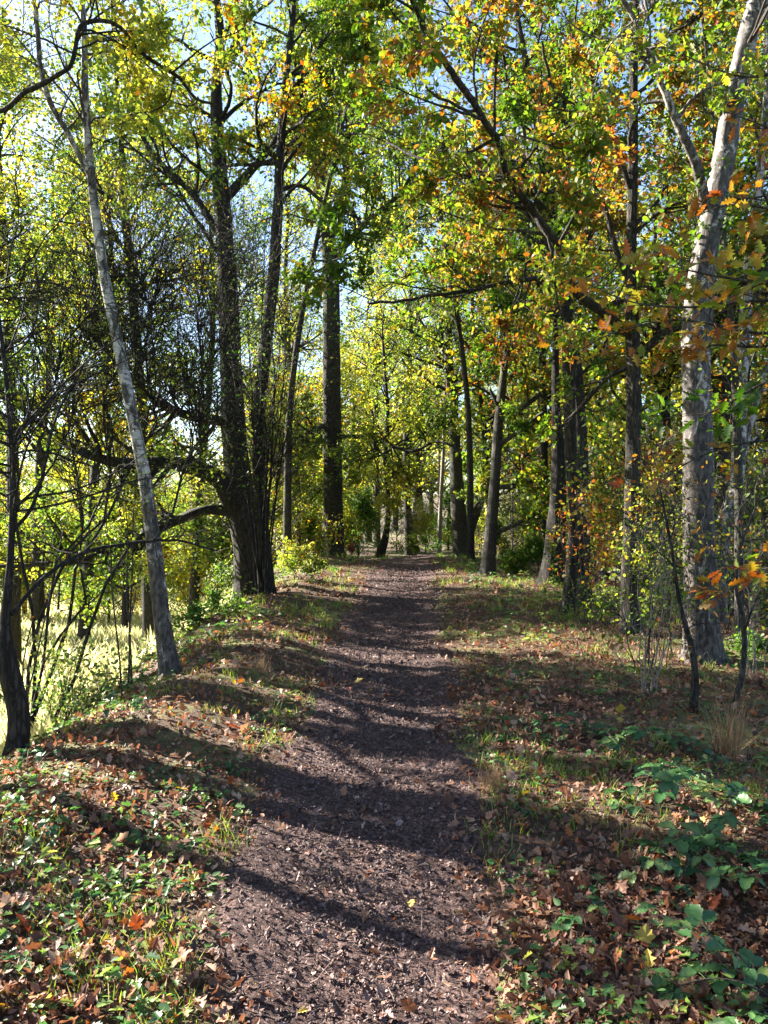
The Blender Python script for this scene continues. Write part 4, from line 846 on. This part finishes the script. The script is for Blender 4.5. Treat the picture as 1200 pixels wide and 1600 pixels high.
def compound(n, tone):
    g = Geo(); sp = {3: [(0, 0, 1.15), (1.25, -.12, .85), (-1.25, -.12, .85)], 5: [(0, 0, 1.1), (.95, -.05, .95), (-.95, -.05, .95), (1.9, -.18, .75), (-1.9, -.18, .75)]}[n]
    for a, dx, s in sp:
        c, sn = math.cos(a), math.sin(a); tl = rng.uniform(-.25, .1)
        X = np.array([[c, sn, tl]]); Nn = np.array([[rng.normal() * .18, rng.normal() * .18, 1.]])
        scatter(g, TL, FL, np.array([[.5 + .05 * c, .05 * sn, .02]]), frames(X, Nn), np.array([s]), np.array([np.clip(tone * .7 + rng.normal() * .08, 0, 1)]), np.concatenate([rng.normal(size=len(TL) - 8) * .07, np.full(8, .3)]))
    P = np.array([[[0, 0, 0], [.25, 0, .03], [.5, 0, .02]]]); tubes(g, P, np.array([[.022, .018, .016]]), 4, tone)
    return g.mesh('bramble_leaf', M['bramble'])
BL = [compound(3, .2), compound(3, .6), compound(5, .4), compound(3, .9)]
BSPOT = [((1.55, 5.5), 'bramble arching over the right verge behind the dry grass tuft', 5, .5, .8), ((2.05, 4.75), 'bramble spray beside the dry grass tuft', 5, .6, 1.0), ((1.95, 4.15), 'large dark bramble at the right edge above the shiny white leaf', 7, .55, 1.05),
         ((1.55, 3.6), 'bramble with broad glossy leaves in the middle of the right verge', 5, .45, 1.1), ((1.75, 3.15), 'low dark bramble at the right edge near the bottom corner', 6, .45, 1.1), ((1.3, 2.55), 'bramble in the bottom right corner', 5, .35, 1.1),
         ((.95, 3.2), 'small bramble shoot nearest the path on the right', 2, .22, .9), ((2.6, 6.3), 'bramble in the shade under the dark sapling', 4, .5, .7), ((1.25, 6.2), 'low bramble in shade at the leafy edge of the right verge', 3, .3, .55),
         ((-1.75, 5.9), 'low bramble on the crest of the left bank', 4, .4, .75), ((-2.0, 4.5), 'bramble beside the foot of the hawthorn', 4, .4, .7), ((-1.45, 3.3), 'small bramble among the leaves of the left verge', 3, .28, .65)]
for (bx, by), lab, nc, L, sz in BSPOT:
    b = np.array([bx, by, hz(bx, by) - .02]); root = thing('bramble', lab, 'bramble', tuple(b), 'brambles along the verges')
    az0 = math.atan2(-.4, -1)
    for c in range(nc):
        a = az0 + rng.uniform(-1.9, 1.9); l = L * 1.25 * rng.uniform(.7, 1.3)
        d = np.array([[math.cos(a) * .8, math.sin(a) * .8, 1.0]]); P, R = grow(b[None] + rng.normal(size=(1, 3)) * .02, d, np.array([l]), np.array([.0035]), 12, .05, -.17, .5)
        P[0, :, 2] = np.maximum(P[0, :, 2], H0(P[0, :, 0], P[0, :, 1]) + .02)
        g = Geo(); tubes(g, P, R, 5); link('cane', g.mesh('cane', M['twig'], b), root)
        nl = max(3, int(l / .085))
        for k in range(nl):
            t = (k + 1) / nl * 11 * .98; i = int(t); i = min(i, 10); p = P[0, i] + (P[0, i + 1] - P[0, i]) * (t - i); T_ = norm((P[0, i + 1] - P[0, i])[None])[0]
            side = 1 if k % 2 else -1; h = np.array([-T_[1], T_[0], 0]) * side
            x = norm((h * .8 + T_ * .5 + np.array([0, 0, .15]))[None]); nn = np.array([[rng.normal() * .3, rng.normal() * .3, 1.]])
            Fm = frames(x, nn)[0]; s = sz * rng.uniform(.05, .088)
            o = link('leaf', BL[rng.integers(0, 4)], root)
            import mathutils
            mat = mathutils.Matrix(((*(Fm[:, 0] * 1),), (*(Fm[:, 1]),), (*(Fm[:, 2]),))).to_4x4()
            o.matrix_local = mathutils.Matrix.Translation(tuple(p - b)) @ mat @ mathutils.Matrix.Diagonal((s, s, s, 1))

# ---- dry grass tuft, sticks, single large leaves
def dry_tuft(x, y, h, n, label):
    b = np.array([x, y, hz(x, y)]); root = tag(bpy.data.objects.new('dry_grass_tuft', None), label, 'dry grass'); 
    s = b[None] + rng.normal(size=(n, 3)) * np.array([.045, .045, 0]); d = rng.normal(size=(n, 3)) * .22 + np.array([0, 0, 1.])
    P, R = grow(s, d, rng.uniform(.4, 1.1, n) * h, np.full(n, .0016), 7, .06, -.06, .3)
    g = Geo(); tubes(g, P, R, 3, .6)
    me = g.mesh('dry_grass_tuft', M['straw'], b); bpy.data.objects.remove(root)
    tag(link('dry_grass_tuft', me, None, tuple(b)), label, 'dry grass')
dry_tuft(2.25, 5.15, .42, 160, 'upright pale dry grass tuft among the right hand brambles')
dry_tuft(.62, 4.5, .16, 120, 'small faded grass tuft at the right edge of the path')
dry_tuft(-1.15, 7.4, .18, 120, 'small faded grass tuft on the left edge near the birch')

def stick(x, y, L, a, r, label):
    b = np.array([x, y, hz(x, y) + r + .006]); P, R = grow(b[None], np.array([[math.cos(a), math.sin(a), .0]]), np.array([L]), np.array([r]), 9, .07, 0, .5)
    P[0, :, 2] = H0(P[0, :, 0], P[0, :, 1]) + r * .8 + .006
    g = Geo(); tubes(g, P, R, 7); tag(link('fallen_twig', g.mesh('fallen_twig', M['bark_grey'], b), None, tuple(b)), label, 'twig', 'fallen twigs on the path')
stick(.02, 2.75, .16, .5, .004, 'short pale twig lying in the sunlit foreground of the path')
stick(-.35, 2.55, .22, .8, .004, 'thin twig on the left half of the foreground path')
stick(.3, 3.1, .2, 2.4, .0035, 'thin twig near the right edge of the foreground path')
stick(-.22, 3.5, .17, 1.9, .0035, 'thin twig in the second shadow band of the path')
stick(.95, 2.6, .5, 2.6, .005, 'long dead stem lying on the right verge at the bottom')
stick(.5, 5.8, .35, .25, .005, 'dark twig lying across the right edge of the path')
stick(-1.5, 3.9, .45, .6, .006, 'grey stick on the leafy left verge')

LV = [(T_PALM, F_PALM), (T_OAK3, F_OAK3)]
lcol = dict(orange=.82, red=.9, yellow=1.0, pale=.7, brown=.3)
big = [(-.98, 3.05, 'orange', .10, 'vivid orange leaf on the left verge near the path'), (-1.15, 3.45, 'orange', .085, 'bright orange leaf in the middle of the left verge'), (-.8, 3.35, 'yellow', .06, 'small yellow leaf where left verge meets path'), (-1.3, 2.9, 'red', .11, 'large red leaf in the left foreground'),
       (-1.5, 3.7, 'red', .10, 'red leaf among green herbs on the left verge'), (-.72, 2.75, 'pale', .12, 'large pale curled leaf at the lower left path edge'), (-1.05, 2.45, 'brown', .15, 'broad brown leaf in the bottom left shade'), (-1.2, 2.2, 'brown', .15, 'broad dark leaf in the bottom left corner'),
       (.55, 2.45, 'pale', .14, 'big pale crinkled leaf at the lower right path edge'), (.9, 2.65, 'pale', .12, 'pale leaf lying on the sunny right verge at the bottom'), (1.05, 2.55, 'yellow', .09, 'yellow leaf on the sunny right verge'), (.75, 3.75, 'orange', .10, 'orange leaf in the middle of the right verge'),
       (1.1, 3.55, 'brown', .16, 'large red brown leaf propped on the right verge'), (.35, 4.35, 'yellow', .05, 'small yellow leaf on the sunlit right side of the path'), (.12, 3.35, 'yellow', .05, 'small yellow leaf in the shade of the foreground path'), (-.25, 2.6, 'yellow', .045, 'small yellow leaf in the sunny foreground of the path'),
       (.4, 3.05, 'brown', .11, 'tan leaf by the right edge of the foreground path'), (-.15, 4.5, 'pale', .06, 'pale leaf alone in the middle of the path'), (.05, 7.0, 'red', .12, 'dark red leaf on the shaded path beyond the bands'), (-.3, 6.2, 'pale', .06, 'pale leaf at the left of the shaded path'),
       (1.45, 4.3, 'orange', .09, 'orange leaf in the sun patch beside the brambles'), (-.9, 5.2, 'orange', .09, 'orange leaf on the slope of the left verge'), (-1.1, 5.6, 'red', .10, 'red leaf near the crest of the left verge')]
for x, y, c, s, lab in big:
    T_, F_ = LV[rng.integers(0, 2)]; g = Geo(); n_ = ground_normals(np.array([x]), np.array([y])) + rng.normal(size=(1, 3)) * .22
    V = T_.copy(); V[:, 2] = V[:, 2] * 1.3; b = np.array([x, y, hz(x, y) + .03])
    scatter(g, V, F_, b[None], frames(rng.normal(size=(1, 3)), n_), np.array([s * .72]), np.array([lcol[c]]))
    tag(link('fallen_leaf', g.mesh('fallen_leaf', M['litter'], b, smooth=False), None, tuple(b)), lab, 'fallen leaf', 'large fallen leaves')

# ------------------------------------------------------------------ light, sky, camera
w = bpy.data.worlds.new('World'); SC.world = w; w.use_nodes = True; nt = w.node_tree
sky = nt.nodes.new('ShaderNodeTexSky'); sky.sky_type = 'NISHITA'; sky.sun_disc = False; sky.sun_elevation = SUN_EL; sky.sun_rotation = SUN_AZ
sky.air_density = 1.0; sky.dust_density = 1.4; sky.ozone_density = 3.0
nt.links.new(sky.outputs[0], nt.nodes['Background'].inputs[0]); nt.nodes['Background'].inputs[1].default_value = .05
sl = bpy.data.lights.new('sun', 'SUN'); sl.energy = 5; sl.angle = math.radians(.5); sl.color = (1, .93, .82)
so = bpy.data.objects.new('sun', sl); COL.objects.link(so)
import mathutils
sd = mathutils.Vector((math.sin(SUN_AZ) * math.cos(SUN_EL), math.cos(SUN_AZ) * math.cos(SUN_EL), math.sin(SUN_EL)))
so.rotation_euler = sd.to_track_quat('Z', 'Y').to_euler(); so.location = (-20, 10, 20)
cam = bpy.data.cameras.new('camera'); cam.sensor_fit = 'VERTICAL'; cam.sensor_height = 24; cam.lens = 24 * FPX / 1600; cam.clip_end = 2000; cam.clip_start = .05
co = bpy.data.objects.new('camera', cam); COL.objects.link(co); co.location = (0, 0, CAM_Z); co.rotation_euler = (math.pi / 2, 0, 0); SC.camera = co
SC.view_settings.view_transform = 'Standard'; SC.view_settings.look = 'None'; SC.view_settings.exposure = 2.95; SC.view_settings.gamma = 1
SC.cycles.max_bounces = 5; SC.cycles.diffuse_bounces = 2; SC.cycles.transmission_bounces = 4; SC.cycles.glossy_bounces = 2
print('VERTS', sum(len(m.vertices) for m in bpy.data.meshes), 'FACES', sum(len(m.polygons) for m in bpy.data.meshes), 'OBJ', len(bpy.data.objects))
